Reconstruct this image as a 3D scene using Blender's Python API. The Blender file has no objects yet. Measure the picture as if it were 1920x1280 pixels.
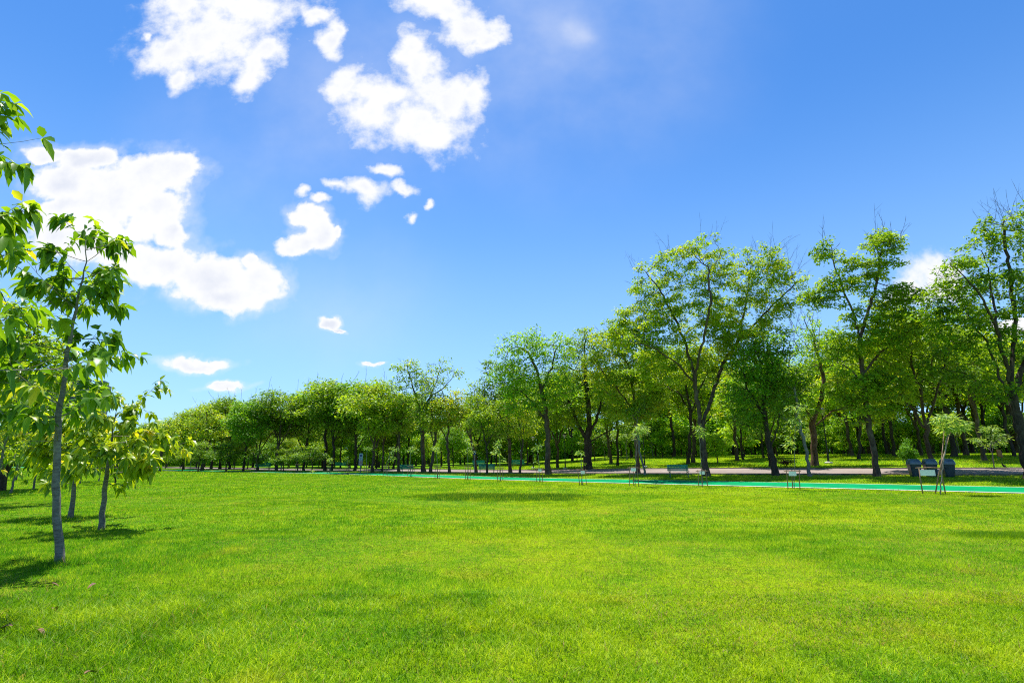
import bpy, math, random
import numpy as np
R = math.radians
rng = np.random.default_rng(7)
random.seed(7)

# ------------------------------------------------------------------ camera
SC = bpy.context.scene
COL = SC.collection
H = 1.5                      # eye height
F = 980.0                    # focal length in photo pixels (1920 wide)
PITCH = math.atan((862 - 640) / F)
cp, sp = math.cos(PITCH), math.sin(PITCH)
cam = bpy.data.cameras.new('camera')
cam.lens = F / 1920 * 36
cam.sensor_width = 36
cam.clip_end = 6000
co = bpy.data.objects.new('camera', cam)
COL.objects.link(co)
co.location = (0, 0, H)
co.rotation_euler = (R(90) + PITCH, 0, 0)
SC.camera = co

# ------------------------------------------------------------------ render settings
SC.view_settings.view_transform = 'Standard'
SC.view_settings.look = 'None'
SC.view_settings.gamma = 1
SC.view_settings.exposure = 0.8
cy = SC.cycles
cy.max_bounces = 6; cy.diffuse_bounces = 3; cy.glossy_bounces = 2
cy.transmission_bounces = 4; cy.transparent_max_bounces = 4
cy.sample_clamp_indirect = 6
cy.use_denoising = False
cy.filter_width = 1.1
cy.caustics_reflective = False; cy.caustics_refractive = False

# ------------------------------------------------------------------ sun and sky
SUN_EL, SUN_AZ = 73.0, -13.0          # azimuth from +Y, negative to the left
sd = bpy.data.lights.new('sun', 'SUN')
sd.energy = 5.0; sd.angle = R(0.5); sd.color = (1.0, 0.965, 0.9)
so = bpy.data.objects.new('sun', sd); COL.objects.link(so)
so.rotation_euler = (R(90 - SUN_EL), 0, R(180 - SUN_AZ))

def ray(px, py):
    dx = px - 960.0; dy = 640.0 - py
    return np.array([dx, F * cp - dy * sp, F * sp + dy * cp])

W = bpy.data.worlds.new('World'); SC.world = W; W.use_nodes = True
nt = W.node_tree; nt.nodes.clear()
def N(t, typ, **kw):
    n = t.nodes.new(typ)
    for k, v in kw.items():
        if k.startswith('i'):
            n.inputs[int(k[1:])].default_value = v
        else:
            setattr(n, k, v)
    return n
def mth(t, op, a, b=None, c=None, clamp=False):
    n = t.nodes.new('ShaderNodeMath'); n.operation = op; n.use_clamp = clamp
    for i, v in enumerate((a, b, c)):
        if v is None: continue
        if isinstance(v, (int, float)): n.inputs[i].default_value = v
        else: t.links.new(v, n.inputs[i])
    return n.outputs[0]
def mixc(t, fac, a, b):
    n = t.nodes.new('ShaderNodeMix'); n.data_type = 'RGBA'
    for i, v in ((0, fac), (6, a), (7, b)):
        if isinstance(v, (int, float)): n.inputs[i].default_value = v
        elif isinstance(v, tuple): n.inputs[i].default_value = v if len(v) == 4 else v + (1,)
        else: t.links.new(v, n.inputs[i])
    return n.outputs[2]
def smooth(t, v, a, b):
    n = t.nodes.new('ShaderNodeMapRange'); n.interpolation_type = 'SMOOTHSTEP'
    t.links.new(v, n.inputs[0]); n.inputs[1].default_value = a; n.inputs[2].default_value = b
    return n.outputs[0]

sky = N(nt, 'ShaderNodeTexSky', sky_type='NISHITA', sun_disc=False, sun_elevation=R(SUN_EL),
        sun_rotation=R(SUN_AZ), air_density=1.0, dust_density=0.3, ozone_density=2.0)
tc = N(nt, 'ShaderNodeTexCoord')
sep = N(nt, 'ShaderNodeSeparateXYZ'); nt.links.new(tc.outputs['Generated'], sep.inputs[0])
dxo, dyo, dzo = sep.outputs
ysafe = mth(nt, 'MAXIMUM', dyo, 0.05)
u = mth(nt, 'DIVIDE', dxo, ysafe); v = mth(nt, 'DIVIDE', dzo, ysafe)
uv = N(nt, 'ShaderNodeCombineXYZ'); nt.links.new(u, uv.inputs[0]); nt.links.new(v, uv.inputs[1])
def noise(t, vec, scale, detail=6, rough=0.55, dist=0.0, dim='3D'):
    n = t.nodes.new('ShaderNodeTexNoise'); n.noise_dimensions = dim
    n.inputs['Scale'].default_value = scale; n.inputs['Detail'].default_value = detail
    n.inputs['Roughness'].default_value = rough; n.inputs['Distortion'].default_value = dist
    t.links.new(vec, n.inputs['Vector'])
    return n
# warp of the cloud plane
wn = noise(nt, uv.outputs[0], 9.0, 7, 0.55)
wsub = N(nt, 'ShaderNodeVectorMath', operation='SUBTRACT'); nt.links.new(wn.outputs['Color'], wsub.inputs[0]); wsub.inputs[1].default_value = (.5, .5, .5)
wsc = N(nt, 'ShaderNodeVectorMath', operation='SCALE'); nt.links.new(wsub.outputs[0], wsc.inputs[0]); wsc.inputs[3].default_value = 0.085
wad = N(nt, 'ShaderNodeVectorMath', operation='ADD'); nt.links.new(uv.outputs[0], wad.inputs[0]); nt.links.new(wsc.outputs[0], wad.inputs[1])
flat = N(nt, 'ShaderNodeVectorMath', operation='MULTIPLY'); nt.links.new(wad.outputs[0], flat.inputs[0]); flat.inputs[1].default_value = (1, 1, 0)
CV = flat.outputs[0]
def px_uv(px, py):
    r = ray(px, py); return np.array([r[0] / r[1], r[2] / r[1]])
def cloud_field(ells):
    F_ = None
    for (cx, cy_, rx, ry, rot) in ells:
        c = px_uv(cx, cy_)
        a = math.radians(rot)
        ex = px_uv(cx + rx * math.cos(a), cy_ - rx * math.sin(a)) - c
        ey = px_uv(cx + ry * math.sin(a), cy_ + ry * math.cos(a)) - c
        m = N(nt, 'ShaderNodeMapping', vector_type='TEXTURE')
        nt.links.new(CV, m.inputs[0])
        m.inputs['Location'].default_value = (c[0], c[1], 0)
        m.inputs['Rotation'].default_value = (0, 0, math.atan2(ex[1], ex[0]))
        m.inputs['Scale'].default_value = (np.linalg.norm(ex) * 1.12, np.linalg.norm(ey) * 1.12, 1)
        l = N(nt, 'ShaderNodeVectorMath', operation='LENGTH'); nt.links.new(m.outputs[0], l.inputs[0])
        o = l.outputs['Value']
        F_ = o if F_ is None else mth(nt, 'SMOOTH_MIN', F_, o, 0.22)
    return F_
CUM = [(150,440,95,45,0),(120,335,60,40,0),(280,330,80,42,0),(325,318,38,34,0),(205,375,75,60,0),(285,400,60,55,0),(325,440,28,24,0),(130,380,65,25,20),(85,285,48,16,-10),
 (170,300,60,22,0),(400,515,100,44,-6),(490,522,48,42,0),(300,500,100,38,-4),(430,550,80,28,-6),(230,475,60,25,0),(470,480,14,14,0),
 (578,408,34,20,-20),(600,438,32,28,-40),(558,452,38,17,0),(628,432,12,12,0),
 (616,599,20,11,0),(637,611,13,3,-15),(375,681,58,10,0),(395,675,38,9,0),(420,722,40,6,0),(408,717,18,6,0),(700,690,17,6,0),(726,688,11,4,0),
 (1895,607,36,16,0)]
FLF = [(395,65,95,62,0),(460,15,88,36,0),(320,100,52,30,20),(345,145,24,26,0),(470,130,26,48,-10),(505,92,36,26,-30),(330,8,46,28,0),(272,75,10,9,0),
 (592,24,28,12,-35),(622,72,20,30,0),(638,56,15,12,0),
 (830,22,62,26,-15),(880,58,48,32,-10),(905,78,32,18,0),(800,4,38,14,0),
 (665,165,46,38,0),(700,215,55,44,-25),(768,92,30,30,0),(785,130,38,38,0),(832,185,60,50,0),(892,180,28,34,0),(790,232,78,46,-15),(818,266,44,22,0),(725,185,40,34,0),
 (628,355,22,11,-25),(682,358,32,16,-10),(716,321,26,9,-15),(755,353,18,8,0),(570,366,12,8,0),(798,377,7,7,0),(770,410,8,6,0),(600,380,14,6,0),(1755,520,56,36,0),(1710,548,35,20,0)]
fc = cloud_field(CUM); ff = cloud_field(FLF)
fn = noise(nt, uv.outputs[0], 22.0, 9, 0.6).outputs['Fac']
fn0 = mth(nt, 'SUBTRACT', fn, 0.5)
billow = noise(nt, uv.outputs[0], 13.0, 5, 0.5).outputs['Fac']
bil0 = mth(nt, 'SUBTRACT', billow, 0.5)
fc0 = mth(nt, 'SUBTRACT', noise(nt, uv.outputs[0], 32.0, 8, 0.55).outputs['Fac'], 0.5)
dc_ = mth(nt, 'ADD', mth(nt, 'SUBTRACT', 1.0, fc), mth(nt, 'ADD', mth(nt, 'MULTIPLY', fc0, .8), mth(nt, 'MULTIPLY', bil0, .75)))
df_ = mth(nt, 'ADD', mth(nt, 'SUBTRACT', 1.0, ff), mth(nt, 'ADD', mth(nt, 'MULTIPLY', fn0, 1.9), mth(nt, 'MULTIPLY', bil0, 0.8)))
ac = smooth(nt, dc_, -0.14, 0.3)
af = smooth(nt, df_, -0.55, 0.62)
alpha = mth(nt, 'MAXIMUM', ac, af)
wisp = mth(nt, 'MULTIPLY', smooth(nt, mth(nt, 'MAXIMUM', dc_, mth(nt, 'ADD', df_, -.1)), -.75, .35), smooth(nt, billow, .3, .6))
alpha = mth(nt, 'MAXIMUM', alpha, mth(nt, 'MULTIPLY', wisp, .45))
# thin veils
vc = px_uv(1010, 110)
def blob(px, py, rx, ry):
    c = px_uv(px, py); ex = px_uv(px + rx, py) - c; ey = px_uv(px, py + ry) - c
    m = N(nt, 'ShaderNodeMapping', vector_type='TEXTURE'); nt.links.new(CV, m.inputs[0])
    m.inputs['Location'].default_value = (c[0], c[1], 0); m.inputs['Scale'].default_value = (np.linalg.norm(ex), np.linalg.norm(ey), 1)
    l = N(nt, 'ShaderNodeVectorMath', operation='LENGTH'); nt.links.new(m.outputs[0], l.inputs[0])
    return smooth(nt, l.outputs['Value'], 1.0, 0.0)
veiln = smooth(nt, noise(nt, uv.outputs[0], 3.0, 5, 0.55).outputs['Fac'], 0.3, 0.8)
veil = mth(nt, 'MULTIPLY', mth(nt, 'ADD', mth(nt, 'ADD', mth(nt, 'MULTIPLY', blob(1000, 60, 520, 420), 0.3), mth(nt, 'MULTIPLY', blob(1088, 60, 45, 38), 0.25)),
      mth(nt, 'ADD', mth(nt, 'MULTIPLY', blob(560, 230, 420, 330), 0.22), mth(nt, 'MULTIPLY', blob(640, 560, 300, 200), 0.16))), mth(nt, 'ADD', veiln, 0.25), clamp=True)
alpha = mth(nt, 'MAXIMUM', alpha, veil)
# relief of the clouds: thicker bellies slightly grey-blue
thick = smooth(nt, mth(nt, 'MAXIMUM', dc_, mth(nt, 'MULTIPLY', df_, 0.6)), 0.15, 0.95)
grey = mth(nt, 'MULTIPLY', thick, smooth(nt, noise(nt, uv.outputs[0], 7.0, 6, .55).outputs['Fac'], 0.36, 0.66), clamp=True)
ccol = mixc(nt, grey, (7.3, 7.35, 7.45), (5.7, 6.0, 6.8))
# sky colour grading
hs = N(nt, 'ShaderNodeHueSaturation'); hs.inputs['Saturation'].default_value = 1.2; hs.inputs['Value'].default_value = 1.0
nt.links.new(sky.outputs[0], hs.inputs['Color'])
gr = N(nt, 'ShaderNodeMix', data_type='RGBA', blend_type='MULTIPLY'); gr.inputs[0].default_value = 1
nt.links.new(hs.outputs[0], gr.inputs[6]); gr.inputs[7].default_value = (.72, 1.1, 1.4, 1)
hzf = smooth(nt, dzo, 0.62, -0.08)
graded = mixc(nt, mth(nt, 'MULTIPLY', hzf, .72), gr.outputs[2], (3.7, 5.9, 9.0))
skyc = mixc(nt, alpha, graded, ccol)
bg = N(nt, 'ShaderNodeBackground'); bg.inputs[1].default_value = 0.08
nt.links.new(skyc, bg.inputs[0])
wo = N(nt, 'ShaderNodeOutputWorld'); nt.links.new(bg.outputs[0], wo.inputs[0])

# ------------------------------------------------------------------ terrain functions
def sm(a, b, x):
    t = np.clip((x - a) / (b - a), 0, 1); return t * t * (3 - 2 * t)
def hz(X, Y):
    s = (X - 23) * .52 + (Y - 24.2) * .854
    k = .006 + .012 * sm(-30, -4, X) + .026 * sm(-4, 22, X)
    m = np.maximum(s, 0)
    return k * m / (1 + np.maximum(s - 50, 0) / 60)
def G(px, py):
    r = ray(px, py); r = r / r[1]
    Y = np.arange(2, 500, .05); d = H + r[2] * Y - hz(r[0] * Y, Y)
    i = np.where(d < 0)[0]
    y = Y[i[0]] if len(i) else 400.0
    return np.array([r[0] * y, y, float(hz(r[0] * y, y))])
def P(px, py, Y):
    r = ray(px, py); r = r / r[1]
    return np.array([r[0] * Y, Y, H + r[2] * Y])
def ground_at(px, Y, py=870):
    r = ray(px, py); x = r[0] / r[1] * Y
    return np.array([x, Y, float(hz(x, Y))])

# ------------------------------------------------------------------ object helpers
def put(o, parent=None):
    COL.objects.link(o)
    if parent is not None: o.parent = parent
    return o
def tag(o, label=None, cat=None, group=None, kind=None):
    if label: o['label'] = label
    if cat: o['category'] = cat
    if group: o['group'] = group
    if kind: o['kind'] = kind
    return o
def empty(name, loc, rz=0, label=None, cat=None, group=None):
    o = bpy.data.objects.new(name, None); o.location = tuple(float(a) for a in loc); o.rotation_euler = (0, 0, rz)
    o.empty_display_size = .2
    COL.objects.link(o); return tag(o, label, cat, group)
def fast_mesh(name, V, faces, mat, smooth_=False, tint=None):
    """faces: list of (K,n) int arrays"""
    me = bpy.data.meshes.new(name)
    V = np.asarray(V, dtype=np.float32)
    me.vertices.add(len(V)); me.vertices.foreach_set('co', V.ravel())
    tot = np.concatenate([np.full(len(f), f.shape[1], dtype=np.int32) for f in faces])
    idx = np.concatenate([f.ravel() for f in faces]).astype(np.int32)
    me.loops.add(len(idx)); me.loops.foreach_set('vertex_index', idx)
    me.polygons.add(len(tot))
    me.polygons.foreach_set('loop_start', np.concatenate([[0], np.cumsum(tot)[:-1]]).astype(np.int32))
    me.polygons.foreach_set('use_smooth', np.full(len(tot), smooth_, dtype=bool))
    if tint is not None:
        a = me.attributes.new('tint', 'FLOAT', 'POINT'); a.data.foreach_set('value', np.asarray(tint, dtype=np.float32))
    me.update(calc_edges=True)
    for m in (mat if isinstance(mat, (list, tuple)) else [mat]): me.materials.append(m)
    return me
class MB:
    """collects simple shapes and builds one mesh"""
    def __init__(s): s.V = []; s.F = []; s.M = []
    def add(s, vs, fs, m=0):
        n = len(s.V); s.V += [tuple(float(c) for c in v) for v in vs]; s.F += [tuple(i + n for i in f) for f in fs]; s.M += [m] * len(fs)
    def box(s, c, d, m=0, rot=None, top=1.0, bev=0.0):
        x, y, z = d[0] / 2, d[1] / 2, d[2] / 2
        vs = []
        for zz, k in ((-z, 1), (z, top)):
            vs += [(-x * k, -y * k, zz), (x * k, -y * k, zz), (x * k, y * k, zz), (-x * k, y * k, zz)]
        if rot is not None:
            from mathutils import Euler, Vector
            e = Euler(rot).to_matrix(); vs = [tuple(e @ Vector(v_)) for v_ in vs]
        vs = [(v_[0] + c[0], v_[1] + c[1], v_[2] + c[2]) for v_ in vs]
        s.add(vs, [(0, 3, 2, 1), (4, 5, 6, 7), (0, 1, 5, 4), (1, 2, 6, 5), (2, 3, 7, 6), (3, 0, 4, 7)], m)
    def tube(s, pts, rad, n=8, m=0, cap=True):
        pts = np.array(pts, dtype=float); rad = np.broadcast_to(np.array(rad, dtype=float), (len(pts),))
        T = np.gradient(pts, axis=0); T /= np.linalg.norm(T, axis=1)[:, None] + 1e-9
        ref = np.array([1., .13, .07]) if abs(T[:, 0]).mean() < .8 else np.array([.1, 1., .07])
        A = np.cross(T, ref); A /= np.linalg.norm(A, axis=1)[:, None]; B = np.cross(T, A)
        a = np.arange(n) / n * 2 * math.pi
        ring = pts[:, None] + rad[:, None, None] * (np.cos(a)[None, :, None] * A[:, None] + np.sin(a)[None, :, None] * B[:, None])
        fs = []
        for i in range(len(pts) - 1):
            for j in range(n):
                k = (j + 1) % n; fs.append((i * n + j, i * n + k, (i + 1) * n + k, (i + 1) * n + j))
        if cap: fs += [tuple(range(n))[::-1], tuple((len(pts) - 1) * n + j for j in range(n))]
        s.add(ring.reshape(-1, 3), fs, m)
    def lathe(s, prof, n=16, m=0, c=(0, 0, 0)):
        s.tube([(c[0], c[1], c[2] + z) for r, z in prof], [max(r, 1e-3) for r, z in prof], n, m)
    def build(s, name, mats, parent=None, bevel=0, smooth_=False):
        me = bpy.data.meshes.new(name); me.from_pydata(s.V, [], s.F)
        for mm in (mats if isinstance(mats, (list, tuple)) else [mats]): me.materials.append(mm)
        me.polygons.foreach_set('material_index', s.M)
        if smooth_:
            me.polygons.foreach_set('use_smooth', [True] * len(s.F))
        o = bpy.data.objects.new(name, me); put(o, parent)
        if bevel:
            b = o.modifiers.new('bevel', 'BEVEL'); b.width = bevel; b.segments = 2; b.limit_method = 'ANGLE'; b.angle_limit = R(35)
        return o
def children(o): return list(o.children)
def copy_tree(o, parent=None):
    c = o.copy(); COL.objects.link(c)
    if parent is not None: c.parent = parent
    for ch in children(o): copy_tree(ch, c)
    return c

# ------------------------------------------------------------------ materials
def mat(name):
    m = bpy.data.materials.new(name); m.use_nodes = True; t = m.node_tree; t.nodes.clear()
    out = t.nodes.new('ShaderNodeOutputMaterial'); return m, t, out
def simple(name, col, rough=.6, var=.12, scale=6.0, metal=0.0, bump=0.0, col2=None, spec=.4):
    m, t, out = mat(name); p = t.nodes.new('ShaderNodeBsdfPrincipled')
    tcn = t.nodes.new('ShaderNodeTexCoord'); n = noise(t, tcn.outputs['Object'], scale, 6, .6)
    c2 = col2 or tuple(max(0, c * (1 - var * 2.5)) for c in col)
    cc = mixc(t, smooth(t, n.outputs['Fac'], .32, .68), col, c2)
    t.links.new(cc, p.inputs['Base Color']); p.inputs['Roughness'].default_value = rough; p.inputs['Metallic'].default_value = metal
    p.inputs['Specular IOR Level'].default_value = spec
    if bump:
        b = t.nodes.new('ShaderNodeBump'); b.inputs['Strength'].default_value = bump; b.inputs['Distance'].default_value = .02
        t.links.new(n.outputs['Fac'], b.inputs['Height']); t.links.new(b.outputs[0], p.inputs['Normal'])
    t.links.new(p.outputs[0], out.inputs[0]); return m
def leaf_mat(name, dark, mid, light, trans=.5, transcol=None, rough=.45, yellow=None, world=0.0):
    m, t, out = mat(name)
    at = t.nodes.new('ShaderNodeAttribute'); at.attribute_name = 'tint'
    fac = at.outputs['Fac']
    if world:
        g = t.nodes.new('ShaderNodeNewGeometry'); wn_ = noise(t, g.outputs['Position'], world, 3, .5)
        fac = mth(t, 'ADD', mth(t, 'MULTIPLY', fac, .6), mth(t, 'MULTIPLY', smooth(t, wn_.outputs['Fac'], .3, .7), .4))
    oi = t.nodes.new('ShaderNodeObjectInfo')
    fac = mth(t, 'ADD', fac, mth(t, 'MULTIPLY', mth(t, 'SUBTRACT', oi.outputs['Random'], .5), .25), clamp=True)
    cr = t.nodes.new('ShaderNodeValToRGB'); t.links.new(fac, cr.inputs[0])
    e = cr.color_ramp.elements
    e[0].position = 0.05; e[0].color = dark + (1,)
    e[1].position = .5; e[1].color = mid + (1,)
    n = e.new(.85); n.color = light + (1,)
    if yellow: n = e.new(.97); n.color = yellow + (1,)
    dif = t.nodes.new('ShaderNodeBsdfPrincipled'); dif.inputs['Roughness'].default_value = rough; dif.inputs['Specular IOR Level'].default_value = .35
    t.links.new(cr.outputs[0], dif.inputs['Base Color'])
    tr = t.nodes.new('ShaderNodeBsdfTranslucent')
    tm = t.nodes.new('ShaderNodeMix'); tm.data_type = 'RGBA'; tm.blend_type = 'MULTIPLY'; tm.inputs[0].default_value = 1
    t.links.new(cr.outputs[0], tm.inputs[6]); tm.inputs[7].default_value = (transcol or (1.5, 1.35, .5)) + (1,)
    t.links.new(tm.outputs[2], tr.inputs[0])
    mx = t.nodes.new('ShaderNodeMixShader'); mx.inputs[0].default_value = trans
    t.links.new(dif.outputs[0], mx.inputs[1]); t.links.new(tr.outputs[0], mx.inputs[2]); t.links.new(mx.outputs[0], out.inputs[0])
    return m
def bark_mat(name, a, b, zs=.25, scale=9):
    m, t, out = mat(name); p = t.nodes.new('ShaderNodeBsdfPrincipled')
    g = t.nodes.new('ShaderNodeTexCoord'); mp = t.nodes.new('ShaderNodeMapping'); mp.inputs['Scale'].default_value = (1, 1, zs)
    t.links.new(g.outputs['Object'], mp.inputs[0])
    n = noise(t, mp.outputs[0], scale, 7, .65); n2 = noise(t, g.outputs['Object'], 1.3, 3, .5)
    c = mixc(t, smooth(t, n.outputs['Fac'], .3, .7), a, b)
    c = mixc(t, mth(t, 'MULTIPLY', smooth(t, n2.outputs['Fac'], .5, .7), .5), c, tuple(min(1, x * 1.7 + .02) for x in b))
    t.links.new(c, p.inputs['Base Color']); p.inputs['Roughness'].default_value = .9; p.inputs['Specular IOR Level'].default_value = .15
    bu = t.nodes.new('ShaderNodeBump'); bu.inputs['Strength'].default_value = .7; bu.inputs['Distance'].default_value = .04 if zs < 1 else .004
    t.links.new(n.outputs['Fac'], bu.inputs['Height']); t.links.new(bu.outputs[0], p.inputs['Normal'])
    t.links.new(p.outputs[0], out.inputs[0]); return m
BARK = bark_mat('bark_brown', (.045, .03, .022), (.12, .085, .06))
BARKR = bark_mat('bark_reddish', (.07, .035, .022), (.17, .1, .065))
BARKG = bark_mat('bark_grey', (.1, .09, .08), (.24, .22, .19), zs=3.0, scale=10)
BARKD = bark_mat('bark_dark', (.025, .02, .016), (.07, .052, .04))
STAKE = bark_mat('stake_wood', (.12, .08, .05), (.3, .2, .13))
LEAF = leaf_mat('leaf_green', (.07, .17, .008), (.2, .35, .01), (.4, .54, .02), yellow=(.58, .56, .03))
LEAFB = leaf_mat('leaf_bright', (.08, .22, .01), (.21, .42, .012), (.4, .6, .02), yellow=(.5, .6, .04))
LEAFD = leaf_mat('leaf_deep', (.035, .12, .012), (.09, .24, .015), (.18, .38, .02))
LEAFO = leaf_mat('leaf_olive', (.07, .17, .008), (.19, .33, .012), (.34, .48, .02), yellow=(.45, .47, .03))
LEAFP = leaf_mat('leaf_pale', (.09, .19, .03), (.2, .34, .06), (.38, .5, .14), yellow=(.5, .55, .12))
LEAFN = leaf_mat('leaf_broad', (.07, .18, .012), (.19, .35, .016), (.38, .5, .03), yellow=(.55, .48, .04), rough=.35)
LEAFY = leaf_mat('leaf_broad_yellow', (.1, .22, .01), (.32, .42, .015), (.55, .6, .025), yellow=(.75, .55, .03), rough=.35)

# ------------------------------------------------------------------ trees: space colonisation
def colonise(att, nodes, parents, step, kill, trop=(0, 0, .12), maxit=160, seed=0, maxchild=3):
    rg = np.random.default_rng(seed)
    N_ = [np.array(n, float) for n in nodes]; Pn = list(parents)
    A = np.array(att); M = len(A)
    nd = np.full(M, 1e9); ni = np.zeros(M, int)
    def upd(start):
        nonlocal nd, ni
        B = np.array(N_[start:])
        d = np.linalg.norm(A[:, None] - B[None], axis=2)
        j = d.argmin(1); dm = d[np.arange(len(A)), j]; k = dm < nd
        nd[k] = dm[k]; ni[k] = j[k] + start
    upd(0); cc = {}
    trop = np.array(trop)
    for it in range(maxit):
        if not len(A): break
        ok = nd > kill; A = A[ok]; nd = nd[ok]; ni = ni[ok]
        if not len(A): break
        arr = np.array(N_)
        D = A - arr[ni]; D /= np.linalg.norm(D, axis=1)[:, None] + 1e-9
        u_, inv = np.unique(ni, return_inverse=True)
        S = np.zeros((len(u_), 3)); np.add.at(S, inv, D)
        start = len(N_)
        for q, node in enumerate(u_):
            c = cc.get(node, 0)
            if c >= maxchild: continue
            s_ = S[q]; l = np.linalg.norm(s_)
            s_ = s_ / l if l > 1e-3 else rg.normal(size=3)
            s_ = s_ + trop + rg.normal(size=3) * .16
            s_ /= np.linalg.norm(s_)
            N_.append(arr[node] + s_ * step * rg.uniform(.8, 1.15)); Pn.append(int(node)); cc[node] = c + 1
        if len(N_) == start: break
        upd(start)
    return np.array(N_), np.array(Pn)

def branch_mesh(name, nodes, par, rtip, rbase, material, flare=1.5, minr=0.0, taper=0.0):
    n = len(nodes); w = np.zeros(n)
    has = np.zeros(n, bool); has[par[1:]] = True
    w[~has] = 1
    for i in range(n - 1, 0, -1): w[par[i]] += w[i]
    tips = max(w[0], 2)
    e = math.log(tips) / math.log(max(rbase / rtip, 1.5)); r = rtip * w ** (1 / e); r = np.maximum(rtip * .75, rbase * (r / rbase) ** 1.22)
    kids = {}
    for i in range(1, n): kids.setdefault(int(par[i]), []).append(i)
    V = []; Fq = []; off = 0
    stack = [(0, None)]
    base_z = nodes[0][2]
    while stack:
        st, pr = stack.pop()
        ch = [st] if pr is None else [pr, st]
        cur = st
        while cur in kids:
            ks = sorted(kids[cur], key=lambda k: -w[k])
            for k in ks[1:]: stack.append((k, cur))
            cur = ks[0]; ch.append(cur)
        if len(ch) < 2: continue
        pts = nodes[ch]; rr = r[ch].copy()
        if pr is not None: rr[0] = rr[1]
        rr[-1] *= .4
        if pr is None:
            hh = pts[:, 2] - base_z
            rr = rr * (1 + (flare - 1) * np.exp(-hh / (rbase * 2.2)))
            rr = rr * (1 - taper * np.clip(hh / max(hh.max(), .1), 0, 1))
            pts = pts.copy(); pts[0, 2] -= .15
        if rr.max() < minr: continue
        k_ = 10 if rr.max() > .12 else 6 if rr.max() > .05 else 4 if rr.max() > .02 else 3
        T = np.gradient(pts, axis=0); T /= np.linalg.norm(T, axis=1)[:, None] + 1e-9
        ref = np.array([1., .2, .1]) if abs(T[:, 0]).mean() < .75 else np.array([.1, 1., .15])
        Aa = np.cross(T, ref); Aa /= np.linalg.norm(Aa, axis=1)[:, None] + 1e-9; Bb = np.cross(T, Aa)
        a = np.arange(k_) / k_ * 2 * math.pi
        lob = 1 + (0.12 * np.sin(a * 3 + st) if k_ == 10 else 0 * a)
        ring = pts[:, None] + rr[:, None, None] * lob[None, :, None] * (np.cos(a)[None, :, None] * Aa[:, None] + np.sin(a)[None, :, None] * Bb[:, None])
        V.append(ring.reshape(-1, 3))
        i = np.arange(len(pts) - 1)[:, None]; j = np.arange(k_)[None]; k2 = (j + 1) % k_
        Fq.append(np.stack([i * k_ + j, i * k_ + k2, (i + 1) * k_ + k2, (i + 1) * k_ + j], -1).reshape(-1, 4) + off)
        off += len(pts) * k_
    me = fast_mesh(name, np.concatenate(V), [np.concatenate(Fq)], material, True)
    return me, w, r

def leaf_cloud(name, centres, ctint, per, spread, L, Wd, material, seed=0, droop=.5, flat=.45, up=.55):
    """rhombic leaflets radiating from spray centres"""
    rg = np.random.default_rng(seed)
    M = len(centres); n = M * per
    C = np.repeat(centres, per, 0); ct = np.repeat(ctint, per)
    az = rg.uniform(0, 2 * math.pi, n); rho = spread * np.sqrt(rg.uniform(0.02, 1, n))
    hd = np.stack([np.cos(az), np.sin(az), np.zeros(n)], 1)
    pos = C + hd * rho[:, None]
    pos[:, 2] += rg.normal(size=n) * spread * flat * .6 - droop * rho ** 2 / max(spread, .01) + spread * .15
    ax = hd + rg.normal(size=(n, 3)) * .45; ax[:, 2] -= .25 + .5 * rho / spread * droop
    ax /= np.linalg.norm(ax, axis=1)[:, None]
    nm = rg.normal(size=(n, 3)) * (1 - up) + np.array([0, 0, up * 1.6]); nm /= np.linalg.norm(nm, axis=1)[:, None]
    sd_ = np.cross(ax, nm); sd_ /= np.linalg.norm(sd_, axis=1)[:, None] + 1e-9
    l = (L * rg.uniform(.6, 1.25, n))[:, None]; w_ = (Wd * rg.uniform(.7, 1.2, n))[:, None]
    upv = np.cross(sd_, ax)
    V = np.stack([pos, pos + ax * l * .45 + sd_ * w_ * .5 + upv * w_ * .12, pos + ax * l, pos + ax * l * .45 - sd_ * w_ * .5 + upv * w_ * .12], 1).reshape(-1, 3)
    Fi = np.arange(n * 4).reshape(-1, 4)
    tint = np.repeat(np.clip(ct + rg.normal(size=n) * .13, 0, 1), 4)
    return fast_mesh(name, V, [Fi], material, False, tint)

def ellipsoid_pts(c, r, n, rg, shell=.55):
    d = rg.normal(size=(n, 3)); d /= np.linalg.norm(d, axis=1)[:, None]
    q = rg.uniform(shell ** 3, 1, n) ** (1 / 3)
    p = d * q[:, None]
    k = max(4, n // 26)                      # pull most points into clumps so that gaps open between them
    s_ = rg.normal(size=(k, 3)); s_ /= np.linalg.norm(s_, axis=1)[:, None]; s_ *= rg.uniform(.55, 1.12, (k, 1))
    j = np.linalg.norm(p[:, None] - s_[None], axis=2).argmin(1)
    m = rg.random(n) < .8
    p[m] = s_[j[m]] + (p[m] - s_[j[m]]) * .42
    return np.array(c) + p * np.array(r)

def polyline_nodes(pl, step):
    out = [np.array(pl[0], float)]
    for a, b in zip(pl[:-1], pl[1:]):
        a = np.array(a, float); b = np.array(b, float); k = max(1, int(round(np.linalg.norm(b - a) / step)))
        for i in range(1, k + 1): out.append(a + (b - a) * i / k)
    return out

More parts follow.
